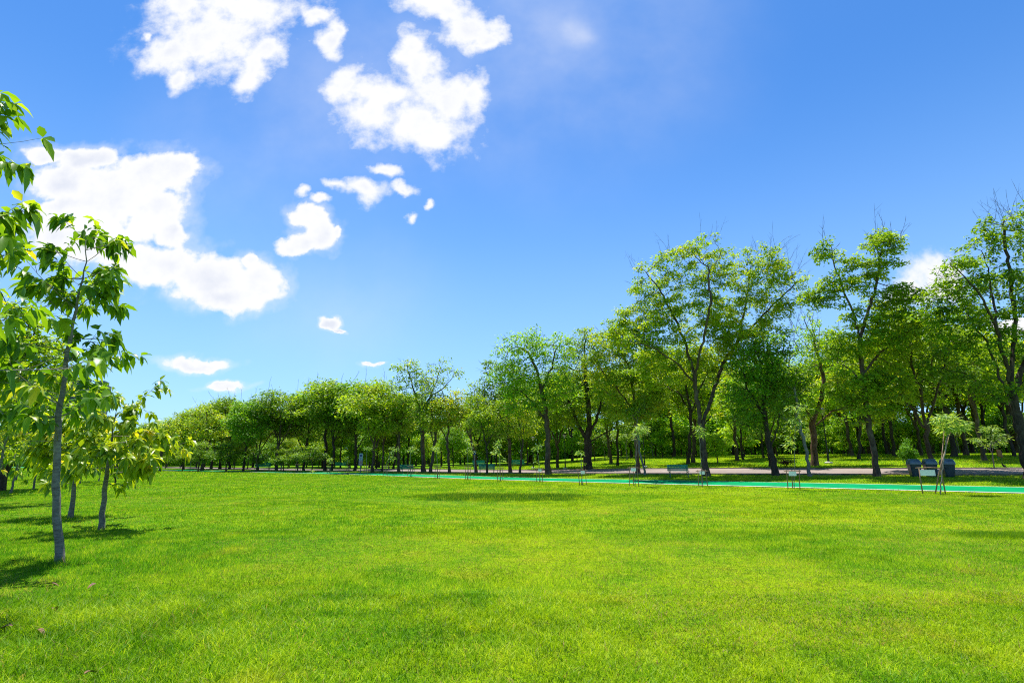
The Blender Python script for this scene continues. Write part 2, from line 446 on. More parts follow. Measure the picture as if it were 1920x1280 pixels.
def tree_meshes(name, skel, att, step, kill, rbase, rtip, lm, bm, seed, per=9, spread=.44, L=.24, Wd=.125,
                dead=0, leafy=.85, bare=0.0, droop=.4, trop=(0, 0, .1), tintbase=.45, flare=1.6, twigs=3, origin=None, clump=1.0):
    rg = np.random.default_rng(seed + 99)
    nodes = []; par = []
    for li, pl in enumerate(skel):
        pts = polyline_nodes(pl, step)
        # wobble interior points
        for i in range(1, len(pts) - 1): pts[i] = pts[i] + rg.normal(size=3) * step * .1
        if li == 0:
            nodes += pts; par += [-1] + list(range(len(pts) - 1)); 
        else:
            arr = np.array(nodes); j = int(np.linalg.norm(arr - pts[0], axis=1).argmin())
            b = len(nodes); nodes += pts[1:]; par += [j] + list(range(b, b + len(pts) - 2))
    ntr = len(nodes)
    nodes, par = colonise(att, nodes, par, step, kill, trop, seed=seed)
    # twig extension
    has = np.zeros(len(nodes), bool); has[par[1:]] = True
    w = np.zeros(len(nodes)); w[~has] = 1
    for i in range(len(nodes) - 1, 0, -1): w[par[i]] += w[i]
    tipi = np.where((w <= 7) & (np.arange(len(nodes)) >= ntr))[0]
    ext = []; extp = []; leafpts = []; 
    base = len(nodes)
    top = nodes[:, 2].max(); bot = nodes[ntr:, 2].min() if len(nodes) > ntr else nodes[:, 2].min()
    for i in tipi:
        d0 = nodes[i] - nodes[par[i]]; d0 /= np.linalg.norm(d0) + 1e-9
        is_bare = rg.random() < bare * (.3 + 1.2 * max(0, (nodes[i][2] - bot) / (top - bot + 1e-6)) ** 2)
        k = twigs if w[i] <= 2 else max(1, twigs - 1)
        if is_bare: k = 2
        for _ in range(k):
            d = d0 + rg.normal(size=3) * (.5 if not is_bare else .35) + (np.array([0, 0, .45]) if is_bare else 0)
            d /= np.linalg.norm(d); l = step * rg.uniform(.6, 1.1) * (1.5 if is_bare else 1)
            a = nodes[i] + d * l * .5; d2 = d + rg.normal(size=3) * .25; b2 = a + d2 / np.linalg.norm(d2) * l * .5
            ext += [a, b2]; extp += [i, base + len(ext) - 2]
            if not is_bare and rg.random() < leafy: leafpts.append(b2)
            if not is_bare and rg.random() < leafy * .6: leafpts.append(a)
        if not is_bare and rg.random() < leafy: leafpts.append(nodes[i])
    if dead:
        cand = [i for i in tipi if nodes[i][2] > bot + .5 * (top - bot)]
        ctr = nodes[ntr:].mean(0)
        cand = sorted(cand, key=lambda i: -(nodes[i][2] - ctr[2] + .55 * np.linalg.norm(nodes[i][:2] - ctr[:2])))[:max(8, dead * 2)]
        for i in rg.choice(cand, min(dead, len(cand)), replace=False):
            d = np.array([0, 0, 1.1]) + (nodes[i] - ctr) / np.linalg.norm(nodes[i] - ctr) * .8 + rg.normal(size=3) * .3; d /= np.linalg.norm(d)
            cur = nodes[i]; pi = i; l = rg.uniform(1.0, 2.6)
            for k in range(4):
                d = d + rg.normal(size=3) * .12; d /= np.linalg.norm(d); cur = cur + d * l / 4; ext.append(cur); extp.append(pi); pi = base + len(ext) - 1
                if k < 3:
                    for _ in range(1):
                        d2 = d + rg.normal(size=3) * .5; d2 /= np.linalg.norm(d2); ext.append(cur + d2 * l * rg.uniform(.15, .35)); extp.append(pi)
    if ext:
        nodes = np.concatenate([nodes, np.array(ext)]); par = np.concatenate([par, np.array(extp)])
    if origin is None: origin = nodes[0].copy()
    tm, _, _ = branch_mesh(name + '_trunk', nodes - origin, par, rtip, rbase, bm, flare)
    lp = np.array(leafpts) - origin
    print('TREE', name, seed, 'nodes', len(nodes), 'sprays', len(lp))
    # low-frequency clump tint
    f = np.sin(lp[:, 0] * 1.1 + seed) * np.sin(lp[:, 1] * 1.3 + seed * 2) * np.sin(lp[:, 2] * 1.6 + 1)
    ct = np.clip(tintbase + .22 * f + rg.normal(size=len(lp)) * .12, 0, 1)
    cm = leaf_cloud(name + '_crown', lp, ct, per, spread, L, Wd, lm, seed, droop=droop)
    return tm, cm, origin

def make_tree(name, meshes, loc, label, cat='tree', group=None, rz=0, sc=1.0):
    o = empty(name, loc, rz, label, cat, group); o.scale = (sc, sc, sc) if not isinstance(sc, tuple) else sc
    put(bpy.data.objects.new('trunk', meshes[0]), o); put(bpy.data.objects.new('crown', meshes[1]), o)
    return o

def hero(name, label, base, skel_px, ells, D=None, seed=1, natt=700, step=.42, kill=.85, rbase=.3, rtip=.012, lm=None, bm=None,
         depth_k=.7, off=None, group=None, **kw):
    """skel_px: list of polylines of (px,py[,dY]); ells: (px,py,rx,ry[,dY])"""
    rg = np.random.default_rng(seed)
    g = G(*base) if D is None else ground_at(base[0], D)
    D0 = g[1]
    sk = []
    for li, pl in enumerate(skel_px):
        pts = []
        for i, q in enumerate(pl):
            if li == 0 and i == 0: pts.append(g); continue
            pts.append(P(q[0], q[1], D0 + (q[2] if len(q) > 2 else 0)))
        sk.append(pts)
    tot = sum(e[2] * e[3] for e in ells); A = []
    for e in ells:
        dY = e[4] if len(e) > 4 else 0
        c = P(e[0], e[1], D0 + dY); rx = e[2] / 1000 * D0; ry = e[3] / 1000 * D0
        A.append(ellipsoid_pts(c, (rx * 1.08, max(rx, ry) * depth_k, ry * 1.08), max(30, int(3.2 * natt * e[2] * e[3] / tot)), rg, .25))
    m = tree_meshes(name, sk, np.concatenate(A), step, kill * .66, rbase * .77, rtip, lm or LEAF, bm or BARK, seed, **kw)
    return make_tree(name, m[:2], m[2], label, 'tree', group)

# ================================================================== GROUND
def ext(a):                       # pixel polyline -> world polyline with extension both ways
    p = np.array([G(*q)[:2] for q in a]); p = p[np.argsort(p[:, 0])]
    l = p[0] + (p[0] - p[2]) / np.linalg.norm(p[0] - p[2]) * 120
    r = p[-1] + (p[-1] - p[-3]) / np.linalg.norm(p[-1] - p[-3]) * 60
    return np.vstack([l, p, r])
def smooth_line(p, n=260):
    x = np.linspace(p[0, 0], p[-1, 0], n); y = np.interp(x, p[:, 0], p[:, 1])
    k = 13; yp = np.pad(y, k // 2, 'edge'); ys = np.convolve(yp, np.ones(k) / k, 'valid'); ys[:8] = y[:8]; ys[-8:] = y[-8:]
    return np.stack([x, ys], 1)
PN = smooth_line(ext([(1920, 924.4), (1740, 920), (1540, 915), (1370, 910.5), (1170, 905.8), (980, 901), (790, 894.2), (620, 888), (440, 884.3), (300, 881.8)]))
def offset(p, d):
    t = np.gradient(p, axis=0); t /= np.linalg.norm(t, axis=1)[:, None]; n_ = np.stack([-t[:, 1], t[:, 0]], 1)
    return p + n_ * d
def strip(name, a, b, dz, m, kind='structure', label=None, n=8, top=None):
    V = []; K = len(a)
    for i in range(n + 1):
        q = a + (b - a) * i / n; z = hz(q[:, 0], q[:, 1]) + dz
        V.append(np.column_stack([q, z]))
    V = np.concatenate(V)
    i = np.arange(n)[:, None]; j = np.arange(K - 1)[None]
    Fq = np.stack([i * K + j, i * K + j + 1, (i + 1) * K + j + 1, (i + 1) * K + j], -1).reshape(-1, 4)
    o = bpy.data.objects.new(name, fast_mesh(name, V, [Fq], m, True)); put(o); o['kind'] = kind
    if label: o['label'] = label
    return o
PATH_W = 2.9
RNEAR = smooth_line(ext([(1900, 890.5), (1720, 890.5), (1540, 890), (1360, 889.5), (1170, 888.5), (980, 887.3), (790, 885.3), (620, 882.8), (480, 881.2)]))
ROAD_W = 7.0
def yline(line): return lambda X: np.interp(X, line[:, 0], line[:, 1])
PF = offset(PN, PATH_W); RF = offset(RNEAR, ROAD_W)
fPN, fPF, fRN, fRF = yline(PN), yline(PF), yline(RNEAR), yline(RF)

# ground sheet: fine near, coarse to the horizon
def axis(lo, hi, fine_lo, fine_hi, fine, grow=1.22):
    a = list(np.arange(fine_lo, fine_hi + 1e-6, fine)); s = fine
    while a[-1] < hi: s *= grow; a.append(a[-1] + s)
    s = fine
    while a[0] > lo: s *= grow; a.insert(0, a[0] - s)
    return np.array(a)
gx = axis(-3000, 3000, -90, 80, 1.25); gy = axis(-300, 4000, -6, 130, 1.25)
XX, YY = np.meshgrid(gx, gy)
def bump_h(X, Y): return .025 * np.sin(X * .55 + 1.3 * np.sin(Y * .3)) * np.sin(Y * .47 + 1.1 * np.sin(X * .23)) * np.clip((fPN(X) - 1.5 - Y) / 3, 0, 1)
ZZ = hz(XX, YY) + bump_h(XX, YY)
V = np.stack([XX, YY, ZZ], -1).reshape(-1, 3); nx = len(gx)
ii = np.arange(len(gy) - 1)[:, None]; jj = np.arange(nx - 1)[None]
Fq = np.stack([ii * nx + jj, ii * nx + jj + 1, (ii + 1) * nx + jj + 1, (ii + 1) * nx + jj], -1).reshape(-1, 4)

PATCH = [(G(945, 932)[:2], 3.9, 2.3, 1.0), (G(1905, 1006)[:2], 1.3, .6, .5)]
def grass_colour(t, geo, extra=None):
    """lawn colour from world position"""
    pos = geo.outputs['Position']
    big = noise(t, pos, .16, 3, .5).outputs['Fac']; medn = noise(t, pos, .9, 5, .6).outputs['Fac']; fine = noise(t, pos, 7.0, 4, .6).outputs['Fac']
    sx = t.nodes.new('ShaderNodeSeparateXYZ'); t.links.new(pos, sx.inputs[0])
    lush = smooth(t, mth(t, 'ADD', sx.outputs[0], mth(t, 'MULTIPLY', mth(t, 'SUBTRACT', big, .5), 9.0)), 0.0, -7.0)
    a = mixc(t, smooth(t, mth(t, 'ADD', mth(t, 'MULTIPLY', big, .55), mth(t, 'MULTIPLY', medn, .45)), .38, .62), (.14, .335, .003), (.345, .48, .003))
    a = mixc(t, mth(t, 'MULTIPLY', lush, .65), a, (.09, .29, .003))
    a = mixc(t, mth(t, 'MULTIPLY', smooth(t, medn, .56, .72), .5), a, (.36, .33, .03))
    a = mixc(t, mth(t, 'MULTIPLY', smooth(t, fine, .53, .7), .6), a, (.42, .5, .03))
    a = mixc(t, mth(t, 'MULTIPLY', smooth(t, fine, .47, .3), .6), a, (.06, .17, .002))
    sp_ = noise(t, pos, 2.6, 5, .7).outputs['Fac']
    a = mixc(t, mth(t, 'MULTIPLY', smooth(t, sp_, .6, .72), .45), a, (.4, .3, .07))
    for (c, ra, rb, k) in PATCH:      # the patches of longer, darker grass
        q = mth(t, 'ADD', mth(t, 'POWER', mth(t, 'DIVIDE', mth(t, 'SUBTRACT', sx.outputs[0], float(c[0])), ra), 2.0), mth(t, 'POWER', mth(t, 'DIVIDE', mth(t, 'SUBTRACT', sx.outputs[1], float(c[1])), rb), 2.0))
        q = mth(t, 'ADD', q, mth(t, 'MULTIPLY', mth(t, 'SUBTRACT', medn, .5), 3.2))
        a = mixc(t, mth(t, 'MULTIPLY', smooth(t, q, 1.3, .35), .8 * k), a, (.035, .14, .012))
    return a
def lawn_mat():
    m, t, out = mat('lawn_soil_and_turf'); p = t.nodes.new('ShaderNodeBsdfPrincipled'); g = t.nodes.new('ShaderNodeNewGeometry')
    a = grass_colour(t, g)
    f = noise(t, g.outputs['Position'], 38, 5, .7).outputs['Fac']
    a = mixc(t, smooth(t, f, .42, .68), a, (.05, .085, .01))
    t.links.new(a, p.inputs['Base Color']); p.inputs['Roughness'].default_value = .95; p.inputs['Specular IOR Level'].default_value = .05
    b = t.nodes.new('ShaderNodeBump'); b.inputs['Strength'].default_value = 1; b.inputs['Distance'].default_value = .05; t.links.new(f, b.inputs['Height'])
    t.links.new(b.outputs[0], p.inputs['Normal']); t.links.new(p.outputs[0], out.inputs[0]); return m
LAWN = lawn_mat()
o = bpy.data.objects.new('lawn', fast_mesh('lawn', V, [Fq], LAWN, True)); put(o); o['kind'] = 'structure'

def track_mat():
    m, t, out = mat('track_green_paint'); p = t.nodes.new('ShaderNodeBsdfPrincipled'); g = t.nodes.new('ShaderNodeNewGeometry')
    n = noise(t, g.outputs['Position'], .7, 6, .6).outputs['Fac']; n2 = noise(t, g.outputs['Position'], 14, 4, .6).outputs['Fac']
    a = mixc(t, smooth(t, n, .35, .7), (.0, .27, .085), (.004, .17, .065)); a = mixc(t, mth(t, 'MULTIPLY', smooth(t, n2, .55, .8), .35), a, (.03, .24, .1))
    t.links.new(a, p.inputs['Base Color']); p.inputs['Roughness'].default_value = .85; p.inputs['Specular IOR Level'].default_value = .04
    t.links.new(p.outputs[0], out.inputs[0]); return m
CONC = simple('concrete_edge', (.55, .52, .46), .85, .15, 3)
strip('path', PN, PF, .03, track_mat())
strip('path_edge_near', offset(PN, -.32), offset(PN, -.002), .034, CONC)
strip('path_edge_far', offset(PN, PATH_W + .002), offset(PN, PATH_W + .14), .034, CONC)
def road_mat():
    m, t, out = mat('road_asphalt'); p = t.nodes.new('ShaderNodeBsdfPrincipled'); g = t.nodes.new('ShaderNodeNewGeometry')
    n = noise(t, g.outputs['Position'], .25, 6, .6).outputs['Fac']; n2 = noise(t, g.outputs['Position'], 40, 3, .6).outputs['Fac']
    a = mixc(t, smooth(t, n, .35, .65), (.30, .235, .205), (.235, .185, .165)); a = mixc(t, mth(t, 'MULTIPLY', n2, .4), a, (.16, .13, .12))
    t.links.new(a, p.inputs['Base Color']); p.inputs['Roughness'].default_value = .9; p.inputs['Specular IOR Level'].default_value = .05; t.links.new(p.outputs[0], out.inputs[0]); return m
strip('road', RNEAR, RF, .012, road_mat())
PAINT = simple('road_paint', (.6, .52, .34), .7, .2, 5)
strip('road_marking_edge', offset(RNEAR, .35), offset(RNEAR, .47), .018, PAINT, n=1)
strip('road_marking_centre', offset(RNEAR, 3.6), offset(RNEAR, 3.72), .018, simple('road_paint_white', (.55, .52, .48), .7, .2, 5), n=1)
KERB = simple('kerb_worn_concrete', (.26, .2, .15), .9, .3, 2.5, bump=.4)
def kerb(name, a, b, h):
    K = len(a); A_ = []
    for q, dz in ((a, -.1), (a, h), (b, h), (b, -.1)): A_.append(np.column_stack([q, hz(q[:, 0], q[:, 1]) + dz]))
    V = np.concatenate(A_); i = np.arange(3)[:, None]; j = np.arange(K - 1)[None]
    Fq = np.stack([i * K + j, i * K + j + 1, (i + 1) * K + j + 1, (i + 1) * K + j], -1).reshape(-1, 4)
    o = bpy.data.objects.new(name, fast_mesh(name, V, [Fq], KERB, False)); put(o); o['kind'] = 'structure'
kerb('kerb_near', offset(RNEAR, -.22), offset(RNEAR, -.004), .1)
kerb('kerb_far', offset(RNEAR, ROAD_W + .004), offset(RNEAR, ROAD_W + .16), .08)

# ------------------------------------------------------------------ grass blades
def gmat():
    m, t, out = mat('grass_blades'); g = t.nodes.new('ShaderNodeNewGeometry')
    a = grass_colour(t, g)
    at = t.nodes.new('ShaderNodeAttribute'); at.attribute_name = 'tint'; f = at.outputs['Fac']
    a = mixc(t, mth(t, 'MULTIPLY', smooth(t, f, .45, .0), .8), a, (.035, .13, .002))
    a = mixc(t, mth(t, 'MULTIPLY', smooth(t, f, .6, .93), .7), a, (.5, .62, .04))
    a = mixc(t, smooth(t, f, .955, .975), a, (.38, .29, .11))
    hsn = t.nodes.new('ShaderNodeHueSaturation'); hsn.inputs['Value'].default_value = 1.0; t.links.new(a, hsn.inputs['Color'])
    p = t.nodes.new('ShaderNodeBsdfPrincipled'); p.inputs['Roughness'].default_value = .5; p.inputs['Specular IOR Level'].default_value = .15
    t.links.new(hsn.outputs[0], p.inputs['Base Color'])
    tr = t.nodes.new('ShaderNodeBsdfTranslucent'); tm = t.nodes.new('ShaderNodeMix'); tm.data_type = 'RGBA'; tm.blend_type = 'MULTIPLY'; tm.inputs[0].default_value = 1
    t.links.new(hsn.outputs[0], tm.inputs[6]); tm.inputs[7].default_value = (1.4, 1.3, .6, 1); t.links.new(tm.outputs[2], tr.inputs[0])
    mx = t.nodes.new('ShaderNodeMixShader'); mx.inputs[0].default_value = .5
    t.links.new(p.outputs[0], mx.inputs[1]); t.links.new(tr.outputs[0], mx.inputs[2]); t.links.new(mx.outputs[0], out.inputs[0]); return m
GRASS = gmat()
def vnoise(x, y, s, seed):
    rg = np.random.default_rng(seed); T = rg.random((64, 64)); x = x / s + 100; y = y / s + 100
    xi = np.floor(x).astype(int); yi = np.floor(y).astype(int); fx = x - xi; fy = y - yi
    fx = fx * fx * (3 - 2 * fx); fy = fy * fy * (3 - 2 * fy)
    g_ = lambda a, b: T[a % 64, b % 64]
    return (g_(xi, yi) * (1 - fx) + g_(xi + 1, yi) * fx) * (1 - fy) + (g_(xi, yi + 1) * (1 - fx) + g_(xi + 1, yi + 1) * fx) * fy
BASES = [G(115, 1056)[:2], G(190, 992)[:2], G(133, 971)[:2]] + [G(*q)[:2] for q in ((1489, 918), (1318, 913), (1190, 912), (1757, 927), (1773, 928), (1730, 928), (1092, 909), (1012, 904), (938, 902), (877, 899))]
BV, BF, BT = [], [], []; boff = 0
def blades(y0, y1, dens, h, w, seg, side=1.3, seed=1, region='near'):
    global boff
    rg = np.random.default_rng(seed)
    area = side * (y1 ** 2 - y0 ** 2); n = int(area * dens)
    Y = np.sqrt(rg.uniform(y0 ** 2, y1 ** 2, n)); X = rg.uniform(-side, side, n) * Y
    if region == 'near': ok = Y < fPN(X) - .34 + .24 * (vnoise(X, Y, .5, 8) - .35)
    elif region == 'verge': ok = (Y > fPF(X) + .2) & (Y < fRN(X) - .3)
    else: ok = Y > fRF(X) + .3
    X, Y = X[ok], Y[ok]; n = len(X)
    c1 = vnoise(X, Y, 1.7, 3); c2 = vnoise(X, Y, .35, 4)
    hh = h * rg.uniform(.45, 1.25, n) * (.6 + .7 * c1) * (.75 + .5 * c2)
    tint = np.clip(rg.random(n) * .8 + .75 * (c2 - .5) + .1, 0, .94)
    dry = rg.random(n) < .03 + .12 * (c1 < .35); tint[dry] = 1
    for (c, ra, rb, k) in PATCH:
        q = ((X - c[0]) / ra) ** 2 + ((Y - c[1]) / rb) ** 2 + .6 * (vnoise(X, Y, .8, 9) - .5) + .3 * (vnoise(X, Y, .25, 19) - .5)
        f_ = np.clip((1.15 - q) / .5, 0, 1) * k
        hh = hh * (1 - f_) + f_ * rg.uniform(.07, .16, n); tint = tint * (1 - .75 * f_)
        tint = np.where((f_ > .6) & (rg.random(n) < .2), .85, tint)
    hh = hh * (1 + .55 * sm(-1.0, -3.5, X) * np.clip((9 - Y) / 4, 0, 1) * (.4 + c1))
    for (tx, ty) in BASES:
        hh = hh * (1 + 1.1 * np.exp(-((X - tx) ** 2 + (Y - ty) ** 2) / .05))
    # tufts of longer grass
    tall = (rg.random(n) < .012); hh[tall] *= 1.8
    az = rg.uniform(0, 2 * math.pi, n); lean = rg.uniform(.3, 1.4, n)
    d = np.stack([np.cos(az), np.sin(az), np.zeros(n)], 1); fa = rg.uniform(0, math.pi, n); sdv = np.stack([np.cos(fa), np.sin(fa), np.zeros(n)], 1)
    b = np.stack([X, Y, hz(X, Y) + bump_h(X, Y) - .004], 1); ww = (w * rg.uniform(.6, 1.3, n))[:, None]; L_ = hh[:, None]
    up_ = np.array([0, 0, 1.])
    if seg == 2:
        m_ = b + up_ * L_ * .55 + d * L_ * lean[:, None] * .3; t_ = b + up_ * L_ * .95 + d * L_ * lean[:, None]
        V = np.stack([b - sdv * ww / 2, b + sdv * ww / 2, m_ + sdv * ww * .4, m_ - sdv * ww * .4, t_], 1).reshape(-1, 3)
        k = np.arange(n)[:, None] * 5
        BF.append(('q', k + np.array([[0, 1, 2, 3]]) + boff)); BF.append(('t', k + np.array([[3, 2, 4]]) + boff)); BT.append(np.repeat(tint, 5)); boff += n * 5
    else:
        t_ = b + up_ * L_ + d * L_ * lean[:, None] * .7
        V = np.stack([b - sdv * ww / 2, b + sdv * ww / 2, t_], 1).reshape(-1, 3); k = np.arange(n)[:, None] * 3
        BF.append(('t', k + np.array([[0, 1, 2]]) + boff)); BT.append(np.repeat(tint, 3)); boff += n * 3
    BV.append(V)
blades(2.0, 6.5, 4200, .056, .0055, 2, side=1.5, seed=11)
blades(6.5, 12, 2600, .05, .007, 1, seed=12)
blades(12, 24, 900, .05, .013, 1, seed=13)
blades(24, 48, 260, .06, .028, 1, seed=14)
blades(48, 95, 50, .08, .07, 1, seed=15)
blades(24, 60, 160, .075, .035, 1, seed=16, region='verge')
blades(60, 95, 40, .08, .07, 1, seed=18, region='verge')
blades(34, 75, 60, .10, .06, 1, seed=17, region='far')
gm = fast_mesh('grass', np.concatenate(BV), [np.concatenate([f for k, f in BF if k == 'q']), np.concatenate([f for k, f in BF if k == 't'])], GRASS, False, np.concatenate(BT))
o = bpy.data.objects.new('grass', gm); put(o); tag(o, 'short bright green grass covering the whole lawn', 'grass', kind='stuff')

#@@PART2@@
# ================================================================== TREES
G_ROW = 'tall park trees lining the road'
# --- large tree in the middle right
hero('park_tree', 'largest wide-spreading tree right of the long green bench, with dead twigs on top', (1325, 892),
     [[(1325, 892), (1318, 840), (1312, 780), (1303, 705)],
      [(1306, 720), (1268, 680, -1), (1225, 652, -2), (1185, 640, -3)],
      [(1316, 800), (1338, 735, 1), (1352, 690, 1.5), (1385, 640, 2), (1430, 590, 1), (1492, 530, 0)],
      [(1303, 705), (1285, 640, .5), (1262, 590, 0), (1235, 540, -1), (1205, 505, -1)],
      [(1303, 705), (1318, 640, -1), (1332, 570, -2), (1328, 500, -1)],
      [(1310, 760), (1280, 740, 2), (1240, 720, 3), (1200, 690, 3)],
      [(1385, 640, 2), (1400, 560, 2), (1408, 500, 2)]],
     [(1230, 540, 55, 65), (1320, 500, 65, 60), (1420, 520, 60, 65, 1), (1470, 540, 45, 60), (1200, 620, 60, 45, -1), (1290, 590, 80, 60), (1390, 590, 70, 55, 2),
      (1170, 620, 40, 35), (1250, 690, 80, 40, 1), (1420, 640, 60, 40, -1), (1335, 455, 22, 18), (1270, 480, 40, 26), (1220, 590, 50, 40), (1340, 660, 60, 40, 2), (1450, 480, 30, 30)],
     seed=3, natt=1300, step=.42, kill=.74, rbase=.26, rtip=.009, lm=LEAF, bare=.3, dead=42, leafy=.74, per=13, spread=.3, L=.22, Wd=.12, flare=1.7, group=G_ROW, tintbase=.55)
hero('park_tree', 'leafy rounded bright green tree with two dark leaning trunks right of the largest tree', (1455, 891),
     [[(1455, 891), (1444, 840), (1432, 780), (1432, 740), (1438, 700)], [(1432, 780), (1418, 752), (1400, 728)], [(1444, 840), (1458, 800), (1462, 750)]],
     [(1430, 700, 60, 65), (1400, 740, 45, 40), (1462, 745, 40, 45), (1440, 655, 40, 35), (1410, 790, 35, 25)],
     seed=5, natt=600, rbase=.24, lm=LEAFB, bm=BARKD, per=10, spread=.44, tintbase=.4, bare=.05, group=G_ROW)
hero('park_tree', 'tall slim tree with open airy crown and thick leaning trunk left of the waste bins', (1645, 893),
     [[(1645, 893), (1638, 840), (1628, 790), (1618, 700), (1612, 640)], [(1612, 640), (1600, 590), (1580, 545), (1565, 500), (1558, 460)], [(1612, 640), (1628, 580), (1645, 530), (1650, 480)],
      [(1618, 700), (1650, 660), (1685, 640)], [(1620, 720), (1590, 690), (1570, 680)]],
     [(1550, 475, 30, 26), (1580, 530, 45, 22), (1655, 455, 48, 26), (1640, 500, 45, 26), (1675, 560, 48, 30), (1535, 560, 34, 22), (1700, 610, 40, 30), (1620, 600, 45, 25), (1590, 650, 45, 28), (1655, 640, 50, 35), (1600, 720, 50, 35), (1660, 720, 45, 40), (1630, 770, 45, 25)],
     seed=7, natt=1300, rbase=.22, lm=LEAF, bare=.15, dead=10, leafy=.95, per=13, spread=.32, L=.23, Wd=.12, tintbase=.55, group=G_ROW)
hero('park_tree', 'broad dark tree at the right edge with many limbs fanning to the left', (1935, 897),
     [[(1935, 897), (1922, 840), (1905, 770), (1895, 720)], [(1908, 790), (1880, 720), (1850, 640), (1815, 590)], [(1895, 720), (1870, 620, -1), (1830, 540, -2), (1790, 500, -2)],
      [(1895, 720), (1905, 600), (1890, 480), (1880, 420)], [(1900, 740), (1950, 600), (1990, 480)], [(1905, 770), (1860, 740, 1), (1810, 700, 2), (1770, 690, 2)], [(1870, 620, -1), (1860, 540), (1840, 470)]],
     [(1880, 430, 50, 38), (1840, 480, 45, 40), (1930, 420, 55, 50), (1795, 510, 45, 40, -1), (1860, 550, 70, 50), (1930, 540, 60, 60), (1770, 560, 35, 40), (1800, 620, 60, 45), (1880, 650, 60, 45), (1990, 500, 60, 80), (1740, 590, 30, 30), (1780, 690, 55, 35, 2), (1960, 700, 60, 60), (1860, 730, 50, 30)],
     seed=9, natt=1100, rbase=.33, rtip=.009, lm=LEAF, bm=BARKD, bare=.35, dead=45, leafy=.76, per=13, spread=.31, L=.23, Wd=.12, tintbase=.42, group=G_ROW)
hero('park_tree', 'thick reddish trunk with bare-topped low branches across the road, left of the inverted-cone lamp post', (1528, 873),
     [[(1528, 873), (1526, 820), (1524, 790)], [(1524, 790), (1505, 755), (1490, 715), (1480, 690)], [(1524, 790), (1540, 750), (1545, 710), (1535, 670)], [(1526, 800), (1560, 770), (1600, 760)]],
     [(1500, 760, 40, 25), (1550, 740, 45, 25), (1490, 690, 40, 35), (1540, 660, 40, 35), (1580, 700, 40, 40), (1595, 760, 30, 20), (1515, 615, 35, 30)],
     seed=11, natt=520, rbase=.32, lm=LEAFB, bm=BARKR, bare=.5, dead=14, leafy=.6, per=13, group=G_ROW, tintbase=.6)
hero('park_tree', 'slender grey leaning tree between the two notice frames right of centre', (1520, 893),
     [[(1520, 893), (1514, 860), (1506, 820), (1497, 780), (1490, 730)], [(1506, 820), (1492, 800), (1480, 790)]],
     [(1495, 760, 30, 25), (1490, 715, 30, 25), (1478, 790, 22, 14)], seed=13, natt=200, rbase=.13, lm=LEAF, bm=BARKG, per=12, group=G_ROW)
hero('park_tree', 'reddish twin-trunk tree with yellowish crown between the middle benches and the largest tree', (1197, 888),
     [[(1197, 888), (1194, 850), (1192, 800), (1188, 740), (1180, 690)], [(1192, 800), (1210, 760), (1225, 720)], [(1190, 770), (1165, 740), (1150, 720)]],
     [(1150, 640, 45, 40), (1190, 680, 60, 40), (1150, 720, 45, 35), (1215, 740, 40, 35), (1120, 680, 30, 30), (1180, 770, 45, 20)],
     seed=15, natt=620, rbase=.2, lm=LEAFO, bm=BARKR, per=14, bare=.25, group=G_ROW, tintbase=.6)
hero('park_tree', 'thin grey stem leaning left beside the reddish trunk', (1209, 890),
     [[(1209, 890), (1204, 865), (1199, 835), (1195, 790)]], [(1195, 775, 28, 20), (1205, 755, 20, 18)], seed=16, natt=110, rbase=.1, lm=LEAFO, bm=BARKG, group=G_ROW, per=12)
hero('park_tree', 'stout old tree with very thick dark trunk forking low, across the road near centre', (1102, 880),
     [[(1102, 880), (1102, 850), (1101, 826)], [(1101, 826), (1085, 800), (1075, 770), (1060, 740)], [(1101, 826), (1104, 780), (1100, 720), (1095, 680)], [(1102, 832), (1130, 815), (1155, 800)], [(1101, 826), (1118, 790), (1130, 740)]],
     [(1060, 740, 50, 40), (1100, 700, 55, 50), (1140, 750, 45, 40), (1075, 780, 45, 22), (1155, 795, 25, 15), (1100, 650, 45, 35), (1040, 700, 30, 30)],
     seed=17, natt=700, rbase=.5, rtip=.012, lm=LEAFO, bm=BARKD, per=8, bare=.2, step=.5, kill=.95, spread=.52, L=.28, Wd=.14, flare=1.35, group=G_ROW, tintbase=.5)
hero('park_tree', 'tall tree with bright green dome crown and thick straight trunk left of centre gap', (1028, 889),
     [[(1028, 889), (1027, 840), (1025, 790), (1015, 730), (1008, 700)], [(1025, 790), (1003, 760), (985, 740)], [(1015, 730), (1035, 690), (1045, 650)], [(1008, 700), (990, 660), (970, 650)]],
     [(1000, 650, 50, 32), (960, 660, 32, 30), (1045, 665, 35, 35), (970, 700, 50, 38), (940, 700, 25, 22), (1020, 720, 50, 40), (985, 755, 50, 25), (1050, 740, 35, 30)],
     seed=19, natt=850, rbase=.3, lm=LEAFB, bm=BARK, per=8, bare=.15, step=.5, kill=.95, spread=.5, L=.28, Wd=.14, group=G_ROW, tintbase=.6)
hero('park_tree', 'slim dark-trunked tree just left of the tall dome-crowned tree', (957, 886),
     [[(957, 886), (955, 840), (952, 800), (948, 760)], [(952, 800), (930, 770), (910, 750)], [(950, 780), (965, 740), (970, 720)]],
     [(930, 730, 40, 30), (960, 720, 35, 35), (905, 745, 28, 20), (950, 770, 40, 22), (915, 690, 22, 14)],
     seed=21, natt=520, rbase=.2, lm=LEAFO, per=8, bare=.2, step=.5, kill=.95, spread=.5, L=.28, Wd=.14, group=G_ROW)
